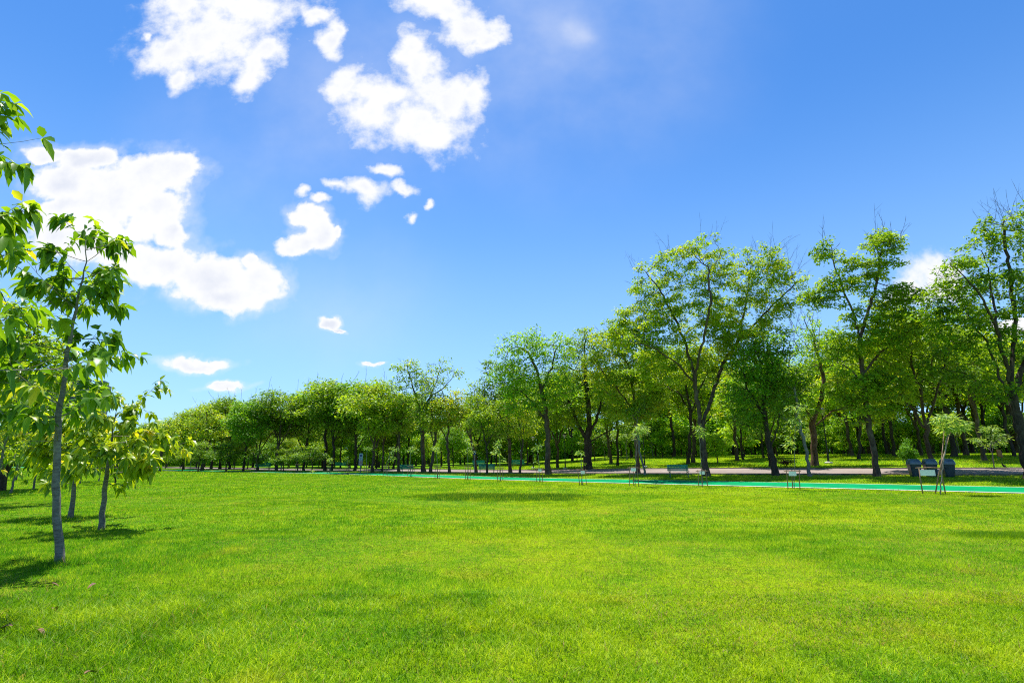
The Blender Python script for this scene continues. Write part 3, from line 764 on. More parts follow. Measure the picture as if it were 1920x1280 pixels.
hero('park_tree', 'tall feathery tree with two pointed tops rising above the central tree line', (795, 885.5),
     [[(795, 885.5), (792, 840), (790, 800), (786, 760)], [(786, 760), (775, 725), (765, 695)], [(788, 780), (805, 745), (818, 715), (826, 690)], [(790, 790), (770, 765), (752, 750)], [(805, 745), (835, 725), (850, 705)]],
     [(765, 690, 28, 18), (780, 715, 28, 16), (825, 690, 25, 16), (845, 700, 22, 14), (810, 725, 32, 18), (770, 750, 38, 20), (815, 760, 38, 20), (745, 720, 18, 14), (790, 780, 35, 15)],
     seed=23, natt=560, rbase=.28, lm=LEAF, per=8, bare=.25, step=.55, kill=1.05, spread=.55, L=.3, Wd=.15, group=G_ROW, tintbase=.45)
hero('park_tree', 'yellow-tinged tree with forked dark stem right of the two-pointed tree', (843, 886.5),
     [[(843, 886.5), (841, 855), (839, 830)], [(839, 830), (825, 800), (815, 780)], [(839, 830), (842, 790), (845, 760)]],
     [(845, 765, 35, 25), (825, 790, 30, 18), (865, 780, 25, 22), (860, 745, 22, 16)], seed=25, natt=330, rbase=.17, lm=LEAFO, per=8, step=.5, kill=.95, spread=.52, L=.28, Wd=.14, group=G_ROW, tintbase=.85)
hero('park_tree', 'thin reddish leaning tree with open forked branches left of the middle bench', (893, 886.5),
     [[(893, 886.5), (889, 860), (886, 830), (880, 800)], [(886, 830), (870, 795), (862, 770)], [(882, 810), (895, 770), (890, 740)]],
     [(865, 770, 22, 18), (892, 750, 24, 20), (880, 790, 26, 14), (885, 725, 14, 12)], seed=27, natt=240, rbase=.17, lm=LEAF, bm=BARKR, bare=.4, leafy=.7, per=8, step=.5, kill=.95, spread=.5, L=.28, Wd=.14, group=G_ROW)

# --- prototypes reused for the tree belts (height about 10)
def proto(seed, ells, trunk_h, natt, lm, bm, rbase=.115, lean=(0, 0), forks=3, **kw):
    rg = np.random.default_rng(seed)
    top = np.array([lean[0], lean[1], trunk_h]); sk = [[(0, 0, 0), tuple(top * .5 + rg.normal(size=3) * .06), tuple(top)]]
    for k in range(forks):
        e = ells[k % len(ells)]; c = np.array(e[:3]); sk.append([tuple(top * (1 - .1 * k)), tuple(top * .55 + c * .45 + rg.normal(size=3) * .15)])
    vols = [e[3] * e[4] * e[5] for e in ells]; A = [ellipsoid_pts(e[:3], e[3:6], max(25, int(2.6 * natt * v_ / sum(vols))), rg, .3) for e, v_ in zip(ells, vols)]
    kw.setdefault('step', .45); kw.setdefault('kill', .58)
    return tree_meshes('tree', sk, np.concatenate(A), rbase=rbase, rtip=.012, lm=lm, bm=bm, seed=seed, **kw)
pk = dict(per=8, spread=.55, L=.3, Wd=.15, leafy=.66, dead=2)
VAR = [
 proto(101, [(0, 0, 7.5, 2.6, 2.6, 1.5), (1.8, .5, 6.6, 1.8, 1.6, 1.0), (-1.9, -.4, 6.4, 1.9, 1.8, 1.1), (.3, -1.4, 8.6, 1.5, 1.4, .9), (-.8, 1, 5.0, 2.2, 2.0, 1.1)], 3.2, 640, LEAF, BARK, tintbase=.5, bare=.1, **pk),
 proto(102, [(-1.2, 0, 8.4, 1.5, 1.5, 1.1), (1.3, .3, 7.9, 1.6, 1.5, 1.1), (0, -.8, 6.6, 2.2, 2, 1), (.8, .8, 5.1, 2.2, 2.0, 1.1), (-1.5, .2, 6, 1.8, 1.6, 1)], 3.4, 640, LEAFO, BARKD, tintbase=.45, bare=.15, **pk),
 proto(103, [(0, 0, 6.6, 3, 2.8, 1.7), (0, 0, 8.4, 2.2, 2.1, 1.3), (1.6, -.6, 5.0, 1.9, 1.8, 1.3), (-1.8, .4, 4.8, 1.8, 1.7, 1.3)], 2.6, 700, LEAFB, BARKD, tintbase=.4, **pk),
 proto(104, [(0, 0, 8.6, 2.4, 2.2, 1), (-2.2, 0, 7.6, 1.6, 1.5, .8), (2.2, .2, 7.8, 1.6, 1.5, .8), (0, .4, 6.4, 2.4, 2.2, 1.2)], 4.4, 560, LEAF, BARKD, lean=(.5, 0), tintbase=.5, bare=.1, **pk),
 proto(105, [(.6, 0, 8.8, 1.3, 1.3, .9), (-.8, .2, 7.6, 1.5, 1.4, .9), (.9, -.2, 6.8, 1.6, 1.5, .8), (-.2, .3, 5.4, 1.8, 1.8, 1.1)], 4.0, 460, LEAF, BARK, rbase=.15, lean=(-.4, 0), tintbase=.6, bare=.2, **pk),
 proto(106, [(0, 0, 7.2, 3.2, 3, 1.2), (-2, .5, 6.2, 1.8, 1.6, .8), (2.1, -.5, 6.4, 1.8, 1.6, .8), (0, 0, 8.9, 1.8, 1.6, .8), (0, -1.2, 5.0, 2.6, 2.2, 1)], 2.8, 700, LEAFO, BARK, tintbase=.55, **pk),
]
SH = [ # low bushy trees / shrubs, height about 4
 proto(201, [(-.3, 0, 3.2, 1.0, .9, .7), (1.1, 0, 2.5, .9, .9, .5), (-1.3, .3, 2.2, .9, .8, .5), (.4, -.5, 1.5, 1.2, 1, .45), (.3, .6, 2.9, .6, .6, .9)], 1.0, 200, LEAFB, BARK, rbase=.07, step=.28, kill=.42, per=8, spread=.36, L=.24, Wd=.11, tintbase=.6, leafy=.7),
 proto(202, [(.3, 0, 3.3, .8, .8, .5), (-.9, 0, 2.4, .9, .8, .4), (1.1, .1, 2.3, .9, .8, .45), (0, .4, 1.7, .8, .9, .4)], 1.4, 170, LEAFO, BARK, rbase=.06, step=.28, kill=.42, per=8, spread=.36, L=.24, Wd=.1, tintbase=.42, leafy=.7),
 proto(203, [(0, 0, 1.5, 1.3, 1.2, 1.1), (.6, .2, 2.8, .8, .8, .7), (-.8, 0, 2.2, .7, .7, .8), (.2, -.3, 3.7, .4, .4, .4)], .6, 240, LEAFD, BARKD, rbase=.06, step=.28, kill=.4, per=9, spread=.34, L=.22, Wd=.11, tintbase=.5, leafy=.75),
 proto(204, [(.2, 0, 3.5, .7, .7, .3), (-.9, 0, 2.7, .7, .7, .22), (1.0, .2, 3.0, .6, .6, .25), (0, .5, 2.3, .8, .7, .2)], 2.0, 90, LEAFP, BARKG, rbase=.04, step=.28, kill=.5, per=7, spread=.36, L=.3, Wd=.08, tintbase=.55),
]
def height_for(px, Y, top_py):
    r = ray(px, top_py); return H + r[2] / r[1] * Y - float(hz(r[0] / r[1] * Y, Y))
def place(kind, px, Y, top, label, group, cat='tree', name=None, wide=1.0, base_h=9.8):
    g = ground_at(px, Y); h = height_for(px, Y, top); s = h / base_h
    ms = kind
    return make_tree(name or 'park_tree', ms[:2], g, label, cat, group, rng.uniform(0, 6.28), (s * wide, s * wide, s))
# second row of distinct trunks seen between the heroes (px, Y, top, variant, label)
mid = [(1290, 56, 640, 3, 'dark-trunked tree across the road just left of the largest tree, behind the bench'),
 (1383, 60, 690, 4, 'thin straight dark-stemmed tree across the road behind the gap right of the largest tree'),
 (1443, 48, 660, 2, 'thick dark trunk standing right behind the leafy rounded tree'),
 (1600, 66, 610, 0, 'leaning tree on the grass mound behind the lamp post'),
 (1622, 72, 650, 3, 'dark trunk on the mound immediately left of the tall slim tree'),
 (1668, 68, 655, 1, 'thin tree on the mound right of the tall slim tree'),
 (1748, 38.5, 570, 5, 'dark twisting tree standing directly behind the waste bins'),
 (1848, 50, 600, 0, 'reddish trunk leaning left across the road near the blackbird'),
 (1790, 58, 560, 1, 'tree with several spreading stems on the mound behind the waste bins'),
 (1045, 62, 700, 5, 'curved-limb tree across the road right behind the dome-crowned tree'),
 (1158, 60, 690, 3, 'slim dark tree across the road right of the stout old tree'),
 (1146, 66, 720, 4, 'thinner dark tree left of its slim neighbour beyond the road'),
 (975, 50, 745, 4, 'thin leaning dark tree right of the slim dark-trunked tree'),
 (912, 50.5, 735, 1, 'slender tree whose stem rises beside the middle bench'),
 (808, 56, 720, 4, 'slender second stem right of the two-pointed tree'),
 (748, 59, 735, 4, 'thin tree in front of the left-hand bench'),
 (717, 62, 730, 0, 'thin dark tree left of the left-hand bench'),
 (700, 61, 712, 5, 'sturdy brown-trunked tree right of the round-topped sign'),
 (665, 70, 712, 2, 'thick dark double-stemmed tree behind the round-topped sign'),
 (738, 76, 740, 3, 'dark trunk beyond the road behind the thin trees'),
 (765, 80, 735, 2, 'broad dark trunk beyond the left-hand bench'),
 (622, 70, 722, 1, 'tree with steep dark fork left of the round-topped sign'),
 (610, 72, 708, 3, 'dark-crowned tree at the highest point of the left tree line'),
 (571, 74, 735, 2, 'dense green tree in the left tree line beside the highest one'),
 (520, 72, 728, 0, 'thick-trunked tree in the left tree line behind the low round trees'),
 (484, 74, 745, 5, 'tree in the left tree line left of the low round trees'),
 (457, 70, 750, 2, 'tree with dark trunk and low branches in the left tree line'),
 (430, 84, 742, 1, 'tree behind the far bend of the green path'),
 (413, 88, 748, 3, 'dark slim-trunked tree by the far bend of the green path'),
 (397, 86, 750, 0, 'tree standing over the far bend of the green path'),
 (380, 76, 756, 4, 'thin dark tree in front of the far bend of the green path'),
 (345, 82, 766, 5, 'broad tree left of the far bend of the green path'),
 (303, 72, 778, 4, 'tree with pale straight trunk at the left end of the green path'),
 (277, 78, 790, 3, 'dark thin tree at the far left end of the tree line'),
 (250, 86, 800, 1, 'low far tree behind the small yellow-green tree')]
for px, Y, top, vi, lab in mid:
    place(VAR[vi], px, Y, top, lab, G_ROW, wide=rng.uniform(.9, 1.15) if px > 700 else rng.uniform(1.1, 1.35))
# background belts
BELT = 'dense belt of trees behind the road'
skyline = [(-150, 800), (60, 800), (240, 800), (330, 765), (400, 748), (460, 750), (540, 735), (610, 715), (660, 722), (760, 735), (860, 735), (900, 740), (960, 700), (1060, 665), (1120, 640), (1200, 645), (1300, 650), (1400, 655), (1500, 660), (1600, 640), (1700, 600), (1780, 590), (1920, 600), (2150, 560)]
sx_, sy_ = np.array(skyline).T
rgb_ = np.random.default_rng(31)
def belt(pxs, Yf, dtop, label, step_):
    for px in np.arange(*pxs, step_):
        p_ = px + rgb_.uniform(-.35, .35) * step_; Y = Yf(p_) * rgb_.uniform(.93, 1.08)
        top = np.interp(p_, sx_, sy_) + dtop + rgb_.uniform(-14, 16)
        place(VAR[int(rgb_.integers(0, 6))], p_, Y, top, label, BELT, wide=rgb_.uniform(.95, 1.25))
belt((-200, 1000), lambda p: np.interp(p, [-200, 500, 1000], [112, 100, 88]), 18, 'tree in the dense background belt left of centre, merging with its neighbours', 34)
belt((1000, 2150), lambda p: np.interp(p, [1000, 1400, 2000], [84, 82, 76]), 28, 'tree in the dense background belt right of centre, merging with its neighbours', 62)
belt((-200, 2150), lambda p: np.interp(p, [-200, 900, 2000], [140, 118, 98]), 42, 'tree at the very back of the park, only its crown showing between others', 60)
belt((1300, 2150), lambda p: np.interp(p, [1300, 2000], [62, 56]), 55, 'tree on the grass mound behind the road, seen through the front row', 75)
belt((250, 1000), lambda p: np.interp(p, [200, 1000], [92, 80]), 72, 'shorter tree filling the shade under the left background belt', 32)
belt((-120, 260), lambda p: 70, 25, 'tree behind the young broad-leaved trees at the far left', 48)
# far woodland that reads as one mass behind the belts
rgw = np.random.default_rng(77); LPs = []
for px in np.arange(-260, 2250, 5.0):
    for q in range(85):
        Y = rgw.uniform(118, 150) if px < 1000 else rgw.uniform(100, 128)
        g = ground_at(px + rgw.uniform(-5, 5), Y); hmax = 8.5 + 2.5 * math.sin(px * .021) + 2 * math.sin(px * .057 + 1)
        LPs.append(g + np.array([0, 0, hmax * rgw.uniform(.0, 1) ** 1.15]))
LPs = np.array(LPs)
wm = leaf_cloud('woodland', LPs, np.clip(.35 + .3 * np.sin(LPs[:, 0] * .35) * np.sin(LPs[:, 2] * .7) + rgw.normal(size=len(LPs)) * .1, 0, 1), 9, 1.1, .7, .42, LEAFB, 5)
ob = bpy.data.objects.new('woodland', wm); put(ob); tag(ob, 'dark far-off woodland closing the park behind all the trees', 'woodland', kind='stuff')
# understorey
UND = 'low bushy trees and shrubs under the tall trees'
def under(pxs, Yf, hlo, hhi, label, step_, kinds):
    for px in np.arange(*pxs, step_):
        p_ = px + rgb_.uniform(-.4, .4) * step_; Y = Yf(p_) * rgb_.uniform(.94, 1.06)
        g = ground_at(p_, Y); h = rgb_.uniform(hlo, hhi); s = h / 3.7
        make_tree('shrub', SH[kinds[int(rgb_.integers(0, len(kinds)))]][:2], g, label, 'shrub', UND, rgb_.uniform(0, 6.28), (s * rgb_.uniform(1, 1.5), s * rgb_.uniform(1, 1.4), s))
under((600, 2100), lambda p: np.interp(p, [600, 1100, 2000], [96, 76, 70]), 3.2, 5.2, 'bright bushy shrub in the shade behind the mown grass strip', 34, (0, 1, 0, 3))
under((1150, 2100), lambda p: np.interp(p, [1150, 2000], [84, 80]), 4.0, 6.5, 'taller bushy shrub at the back of the grass mound', 44, (0, 1, 2, 0))
under((250, 640), lambda p: 104, 3.0, 5.0, 'dark bushy shrub behind the left tree line', 44, (2, 1))
for px, py, top, k, w_, lab in [(480, 884.5, 835, 1, 1.2, 'low round olive-green tree left of the two walkers'), (530, 884.5, 838, 1, 1.4, 'low round olive-green tree above the two walkers'),
     (556, 885, 834, 1, 1.5, 'low round olive-green tree right of the two walkers'), (583, 885.5, 832, 1, 1.3, 'low round olive-green tree nearest the yellow sapling'),
     (425, 884, 826, 1, 1.4, 'low spreading olive tree in front of the left tree line'), (356, 883.5, 848, 3, 1.1, 'small flat-topped young tree in front of the green path bend'),
     (341, 883, 838, 1, 1.2, 'small pale tree by the left end of the green path'), (372, 883.5, 825, 1, 1.3, 'small tree with purplish twigs before the path bend'),
     (1590, 853, 815, 0, 1.4, 'feathery pale shrub with white twigs on the mound behind the lamp post'), (1706, 872, 822, 2, .95, 'dark rounded shrub standing behind the left waste bin'),
     (1865, 879, 798, 3, 1.15, 'small bright green tree on the grass across the road near the bird'), (1345, 868, 815, 0, 1.2, 'bright shrub behind the trunk of the largest tree')]:
    g = G(px, py); h = height_for(px, g[1], top); s = h / 3.9
    make_tree('small_tree', SH[k][:2], g, lab, 'small tree', UND, rng.uniform(0, 6.28), (s * w_, s * w_, s))
g = G(1474, 876)
proto_r = proto(205, [(0, 0, .45, .9, .7, .35)], .1, 90, leaf_mat('leaf_rust', (.06, .03, .015), (.14, .06, .03), (.22, .1, .05)), BARK, rbase=.03, step=.2, kill=.3, per=10, spread=.2, L=.12, Wd=.05)
make_tree('shrub', proto_r[:2], g, 'low rust-brown bush on the grass beside the kerb across the road', 'shrub', UND)

# ================================================================== BROAD-LEAVED YOUNG TREES (left)
def broad_leaves(name, pos, ax, up, L, tint, material, rows=7):
    """pos/ax/up (M,3): leaf base, direction, upward normal"""
    M = len(pos); ax = ax / np.linalg.norm(ax, axis=1)[:, None]
    sd_ = np.cross(ax, up); sd_ /= np.linalg.norm(sd_, axis=1)[:, None] + 1e-9; nn = np.cross(sd_, ax)
    t = np.linspace(0, 1, rows); rg = np.random.default_rng(M)
    wv = np.sin(np.pi * t ** .8) ** .8 * .23; wv[0] = .012; wv[-1] = .004
    wv = wv * (1 + .12 * (-1) ** np.arange(rows))
    dr = rg.uniform(.15, .85, M); fold = rg.uniform(.15, .5, M); tw = rg.normal(size=M) * .25
    V = np.zeros((M, rows, 3, 3))
    for i in range(rows):
        c = pos + ax * (L * t[i])[:, None] + np.array([0, 0, -1.]) * (L * dr * t[i] ** 2)[:, None]
        for j, s_ in enumerate((-1, 0, 1)):
            V[:, i, j] = c + sd_ * (s_ * wv[i] * L)[:, None] + nn * (abs(s_) * wv[i] * L * (fold + s_ * tw))[:, None]
    k = np.arange(M)[:, None, None] * rows * 3; i = np.arange(rows - 1)[None, :, None]; j = np.arange(2)[None, None]
    b = k + i * 3 + j
    Fq = np.stack([b, b + 1, b + 4, b + 3], -1).reshape(-1, 4)
    return fast_mesh(name, V.reshape(-1, 3), [Fq], material, True, np.repeat(tint, rows * 3))
def young_tree(label, trunk, r0, nbr, blen, leafL, lm, seed, z0=.3, per_tip=6, along=4, explicit=(), rows=7, group='young broad-leaved trees on the left lawn', tintb=.5, elev=(8, 50), side=0.0, dens=1.0, back=0.0):
    rg = np.random.default_rng(seed)
    pts = polyline_nodes(trunk, .18); pts = [p + (rg.normal(size=3) * .008 if 0 < i < len(pts) - 1 else 0) for i, p in enumerate(pts)]
    nodes = list(pts); par = [-1] + list(range(len(pts) - 1)); nT = len(pts)
    LP, LA, LT = [], [], []
    def rosette(p, d, k, ll, tb):
        a0 = rg.uniform(0, 6.28)
        d = d / np.linalg.norm(d)
        e1 = np.cross(d, (0, 0, 1.)); e1 /= np.linalg.norm(e1) + 1e-9; e2 = np.cross(e1, d)
        for q in range(k):
            a = a0 + q / k * 6.28 + rg.normal() * .3; out = e1 * math.cos(a) + e2 * math.sin(a)
            ax = d * rg.uniform(.25, .8) + out * rg.uniform(.6, 1) + np.array([0, 0, -rg.uniform(.1, .8)])
            LP.append(p + out * .01); LA.append(ax / np.linalg.norm(ax) * ll * rg.uniform(.65, 1.15)); LT.append(np.clip(tb + rg.normal() * .2, 0, 1))
    def branch(start, d, l, wid, lev):
        k = max(3, int(l / .13)); cur = nodes[start]; pi = start; d = d / np.linalg.norm(d); idx = []
        bend = rg.normal(size=3) * .07; sag = rg.uniform(-.01, .05) if lev == 0 else rg.uniform(-.02, .04)
        for i in range(k):
            d = d + bend + rg.normal(size=3) * .05 + np.array([0, 0, (.04 if i > k * .6 else -sag)]); d /= np.linalg.norm(d)
            cur = cur + d * l / k; nodes.append(cur); par.append(pi); pi = len(nodes) - 1; idx.append((pi, d.copy()))
        tb = tintb + rg.normal() * .15
        rosette(cur, d, per_tip, leafL, tb)
        for q in range(along):
            i = int(rg.uniform(.3, .95) * (k - 1)); pi_, dd = idx[i]
            if rg.random() < dens:
                rosette(nodes[pi_], dd, 2, leafL * .85, tb - .1)
        if lev < 2:
            for q in range(3 if lev == 0 else 1):
                i = int(rg.uniform(.25, .85) * (k - 1)); pi_, dd = idx[i]
                if rg.random() < (.85 if lev == 0 else .6):
                    d2 = dd + rg.normal(size=3) * .55; d2[2] = abs(d2[2]) * .6; branch(pi_, d2, l * rg.uniform(.35, .6), wid, lev + 1)
    for b in range(nbr):
        f = z0 + (1 - z0) * (b + rg.uniform(0, 1)) / nbr; st = min(nT - 2, int(f * (nT - 1)))
        az = b * 2.4 + rg.normal() * .4; el = R(rg.uniform(*elev)); 
        d = np.array([math.cos(az) * math.cos(el) + side, math.sin(az) * math.cos(el) + back, math.sin(el)])
        l = blen * (1.05 - .55 * (f - z0) / (1 - z0)) * rg.uniform(.7, 1.2)
        branch(st, d, l, 1, 0)
    for (f, d, l) in explicit: branch(min(nT - 2, int(f * (nT - 1))), np.array(d, float), l, 1, 0)
    rosette(nodes[nT - 1], np.array([0, 0, 1.]), per_tip, leafL, tintb)
    nodes = np.array(nodes); par = np.array(par); org = nodes[0].copy()
    tm, w, r = branch_mesh('young_trunk', nodes - org, par, .0045, r0, BARKG, 1.3, taper=.55)
    LP = np.array(LP) - org; LA = np.array(LA); ll = np.linalg.norm(LA, axis=1)
    up = np.tile([0, 0, 1.], (len(LP), 1)) + rg.normal(size=(len(LP), 3)) * .35
    cm = broad_leaves('young_crown', LP, LA, up, ll, np.array(LT), lm, rows)
    return make_tree('young_tree', (tm, cm), org, label, 'young tree', group), (tm, cm)
def trunk_px(base, pts, dYs=None):
    g = G(*base); return [g] + [P(x, y, g[1] + (0 if dYs is None else dYs[i])) for i, (x, y) in enumerate(pts)]
young_tree('nearest young tree with grey ringed trunk and large drooping ribbed leaves', trunk_px((115, 1056), [(104, 930), (106, 850), (110, 780), (122, 700), (133, 620), (150, 540), (163, 490), (158, 430)]), .056, 29, 1.05, .2, LEAFN, 41,
           z0=.36, explicit=((.45, (.9, -.1, .15), 1.1), (.38, (-.9, -.5, -.05), 1.2), (.42, (-.6, -.8, -.1), 1.0), (.8, (.9, -.1, .5), .8), (.95, (.6, .2, .5), .6), (.7, (-1, -.2, .3), 1.6), (.85, (-1, .1, .3), 1.6), (.75, (-.2, -1, .2), 1.2), (.5, (-.8, -.8, .2), 1.5), (.68, (-1, -.6, .15), 1.6)), side=-.2, elev=(5, 50), dens=.5, per_tip=4, back=.3)
young_tree('small young tree with yellow-green leaves leaning beside the nearest one', trunk_px((190, 992), [(196, 920), (207, 850), (212, 800), (222, 750)]), .058, 24, 1.15, .21, LEAFY, 43, z0=.4, tintb=.5, rows=6, explicit=((.9, (1, -.2, .25), 1.3), (.8, (1, .3, .2), 1.2), (.55, (.9, -.4, .1), .9)), side=.12)
young_tree('young tree with dark thin trunk standing behind the two nearest ones', trunk_px((133, 971), [(138, 920), (146, 860), (150, 800)]), .06, 24, 1.4, .22, LEAFY, 45, z0=.35, tintb=.35, rows=6)
young_tree('tall young tree beyond the left frame edge whose leafy branches reach into the picture', [(-9.3, 7.1, 0), (-9.25, 7.1, 2), (-9.1, 7.1, 4), (-9.0, 7.1, 6.72)], .08, 15, 1.2, .23, LEAFN, 47, z0=.3, tintb=.4, per_tip=5,
           explicit=((.99, (1, -.1, .22), 1.45), (.97, (1, .15, .12), 1.6), (.965, (1, -.3, .0), 1.7), (.93, (1, 0, .05), 1.7), (.95, (1, -.2, .12), 1.5), (.87, (1, .1, .05), 1.6), (.7, (1, -.1, .1), 1.9), (.6, (1, -.2, .1), 1.9)), side=-.2, dens=.5)
young_tree('young tree just beyond the left frame edge in the foreground, only its outer leaves showing', [(-6.1, 5.7, 0), (-6.05, 5.7, 1.5), (-6.1, 5.65, 3), (-6.15, 5.6, 4.4)], .055, 15, .95, .2, LEAFN, 53, z0=.55, tintb=.4, per_tip=3, dens=.3, side=-.2)
_, ym = young_tree('young tree with dark stem at the far left of the lawn, thick with yellowish leaves', trunk_px((62, 917), [(70, 880), (78, 830), (84, 790)]), .045, 20, 2.0, .24, LEAFY, 49, z0=.3, rows=4, tintb=.4)
_, ym2 = young_tree('young tree with leaning stem right beside the far left one', trunk_px((84, 916), [(92, 880), (100, 830), (95, 780)]), .045, 20, 2.0, .24, LEAFN, 51, z0=.3, rows=4, tintb=.6)
for px, py, s, m_, lab in [(20, 925, 1.0, ym2, 'young tree at the left frame edge behind the nearest trunk'), (-15, 950, 1.2, ym, 'young tree half cut off by the left frame edge'),  (-70, 935, 1.15, ym, 'young tree just outside the left edge with leaves reaching in'),
      (150, 906, 1.0, ym, 'young tree farther back between the two nearest trunks'), (185, 902, .9, ym2, 'young tree farther back directly behind the yellow-green one'),
      (110, 902, 1.1, ym2, 'young tree far back behind the nearest trunk'), (30, 900, 1.3, ym, 'young tree farthest back at the left edge')]:
    make_tree('young_tree', m_, G(px, py), lab, 'young tree', 'young broad-leaved trees on the left lawn', rng.uniform(0, 6.28), s)
g = G(213, 908); s = .5
make_tree('shrub', SH[0][:2], g, 'low rounded bush on the lawn behind the yellow-green young tree', 'shrub', None, 1.0, (.62, .62, .5))

place(VAR[4], 8, 27, 560, 'taller fine-leaved tree behind the young trees at the left frame edge', None, wide=1.2)
place(VAR[1], -60, 24, 600, 'fine-leaved tree at the left frame edge, lower than its neighbour', None, wide=1.2)
# ================================================================== SAPLINGS WITH STAKES AND NOTICE BOARDS
WHITE = simple('board_white', (.88, .9, .92), .5, .06, 3)
ROPE = simple('rope_tie', (.5, .36, .2), .9, .2, 20)
G_SAP = 'staked saplings along the green path'; G_FR = 'wooden stake frames along the green path'
def sapling(base, pts, ells, label, seed, lm=LEAFP, r=.022, L=.25, Wd=.065, natt=34, per=6):
    g = G(*base); D0 = g[1]; rg = np.random.default_rng(seed)
    sk = [[g] + [P(x, y, D0) for x, y in pts]]; A = []
    for e in ells:
        c = P(e[0], e[1], D0); rx = e[2] / 1000 * D0; ry = e[3] / 1000 * D0; A.append(ellipsoid_pts(c, (rx, rx * .9, ry), max(10, natt // len(ells)), rg, .2))
    m = tree_meshes('sapling', sk, np.concatenate(A), .16, .28, r, .004, lm, BARKG, seed, per=per, spread=.17, twigs=1, L=L, Wd=Wd, tintbase=.55, flare=1.2, droop=.7)
    return make_tree('sapling', m[:2], m[2], label, 'sapling', G_SAP)
def frame(base, w, h, label, board=True, rot=0.0, seed=0, split=False, ext_=.12):
    rg = np.random.default_rng(seed); g = G(*base); o = empty('stake_frame', g, rot, label, 'plant support', G_FR)
    for i, x in enumerate((-w / 2, 0, w / 2)):
        m = MB(); y = .12 if i == 1 else 0; lx = rg.normal() * .02
        pts = [(x + rg.normal() * .01 - lx * (k - 2), y + rg.normal() * .006 - .02 * k, -.08 + (h + .1) * k / 4) for k in range(5)]
        m.tube(pts, [.024, .023, .023, .021, .02], 8); m.build('post', STAKE, o, smooth_=True)
    m = MB(); m.tube([(-w / 2 - ext_, -.03, h - .05), (0, -.035, h - .03 + rg.normal() * .01), (w / 2 + ext_, -.03, h - .045)], .018, 8); m.build('crossbar', STAKE, o, smooth_=True)
    for x in (-w / 2, w / 2):
        m = MB(); m.tube([(x - .03, -.045, h - .075), (x + .03, -.05, h - .045), (x + .03, -.02, h - .02), (x - .03, -.02, h - .05)], .008, 5); m.build('rope_tie', ROPE, o, smooth_=True)
    if board:
        m = MB(); bw = w * .62
        if split: m.box((-bw * .04, -.062, h - .05 - w * .19), (bw, .008, w * .36))
        else: m.box((w * .06, -.062, h - .05 - w * .25), (bw * .9, .008, w * .42))
        b = m.build('notice_board', WHITE, o, bevel=.003)
        m = MB()
        for x in (-bw * .3, bw * .3): m.tube([(x, -.07, h - .1), (x, -.055, h - .04), (x, -.03, h - .012)], .004, 5)
        m.build('string', ROPE, b)
    return o
sap = [((1489, 918), [(1490, 880), (1489, 830), (1493, 790)], [(1497, 768, 26, 18), (1490, 790, 18, 10), (1480, 830, 10, 12)], 'tall thin sapling with layered leaves right of centre, second from the right', (1489, 918), .62, .98, True, 'stake frame holding a white board around the second sapling from the right'),
 ((1318, 913), [(1314, 870), (1312, 820)], [(1308, 806, 18, 14), (1318, 812, 12, 9)], 'sapling with pale star-shaped tuft in front of the largest tree', (1318, 912), .5, .92, True, 'stake frame with a wide white board in front of the largest tree'),
 ((1190, 912), [(1192, 870), (1194, 825)], [(1194, 806, 20, 17)], 'sapling with round pale crown left of the long green bench', (1189, 912), .5, 1.1, True, 'stake frame with white board left of the long green bench'),
 ((1092, 909), [(1090, 880), (1090, 855)], [(1088, 848, 10, 8), (1094, 866, 7, 12)], 'short sapling with drooping leaves in front of the stout old tree', (1092, 909), .45, .92, True, 'stake frame with white board in front of the stout old tree'),
 ((1012, 904), [(1010, 870), (1008, 845)], [(1008, 838, 12, 9), (1007, 860, 9, 9)], 'sapling with pale leaves just left of the dome-crowned tree trunk', (1012, 904), .4, .95, True, 'narrow stake frame with small board left of the dome-crowned tree'),
 ((938, 902), [(937, 870), (936, 835)], [(937, 828, 14, 9), (930, 845, 10, 10), (940, 860, 8, 9)], 'leafy sapling right of the middle bench', (938, 902), .38, .98, False, 'bare stake frame right of the middle bench'),
 ((877, 899), [(877, 870), (877, 830)], [(874, 826, 13, 6), (880, 842, 8, 10)], 'sapling with bright flat top left of the middle bench', (877, 899), .38, .98, False, 'bare stake frame left of the middle bench'),
 ((820, 896), [(819, 865), (818, 845)], [(818, 841, 12, 8)], 'sapling with a yellowish tuft right of the two-pointed tree', (820, 896), .38, .95, False, 'bare stake frame right of the two-pointed tree'),
 ((769, 893), [(769, 865), (770, 845)], [(771, 842, 12, 7)], 'sapling beside the left-hand bench', (769, 893), .38, .95, False, 'bare stake frame beside the left-hand bench'),
 ((724, 891), [(726, 865), (734, 845)], [(737, 842, 11, 9), (735, 860, 8, 6)], 'sapling with drooping pale leaves left of the left-hand bench', (723, 891), .38, .9, False, 'bare stake frame left of the left-hand bench'),
 ((686, 889.5), [(687, 865), (688, 845)], [(690, 840, 9, 5)], 'thin sapling with small tuft right of the round-topped sign', (686, 889.5), .38, .9, False, 'bare stake frame right of the round-topped sign'),
 ((652, 888), [(652, 870)], [(653, 860, 7, 9)], 'short yellow-green sapling left of the round-topped sign', (652, 888), .36, .8, False, 'low stake frame left of the round-topped sign'),
 ((617, 887), [(617, 870)], [(618, 862, 7, 9)], 'short sapling at the left start of the far path', (617, 887), .36, .8, False, 'low stake frame at the left start of the far path'),
 ((557, 886), [(557, 872), (557, 858)], [(557, 850, 7, 6)], 'small sapling right of the two walkers', (558, 886), .5, 1.0, False, 'stake frame with crossbar right of the two walkers')]
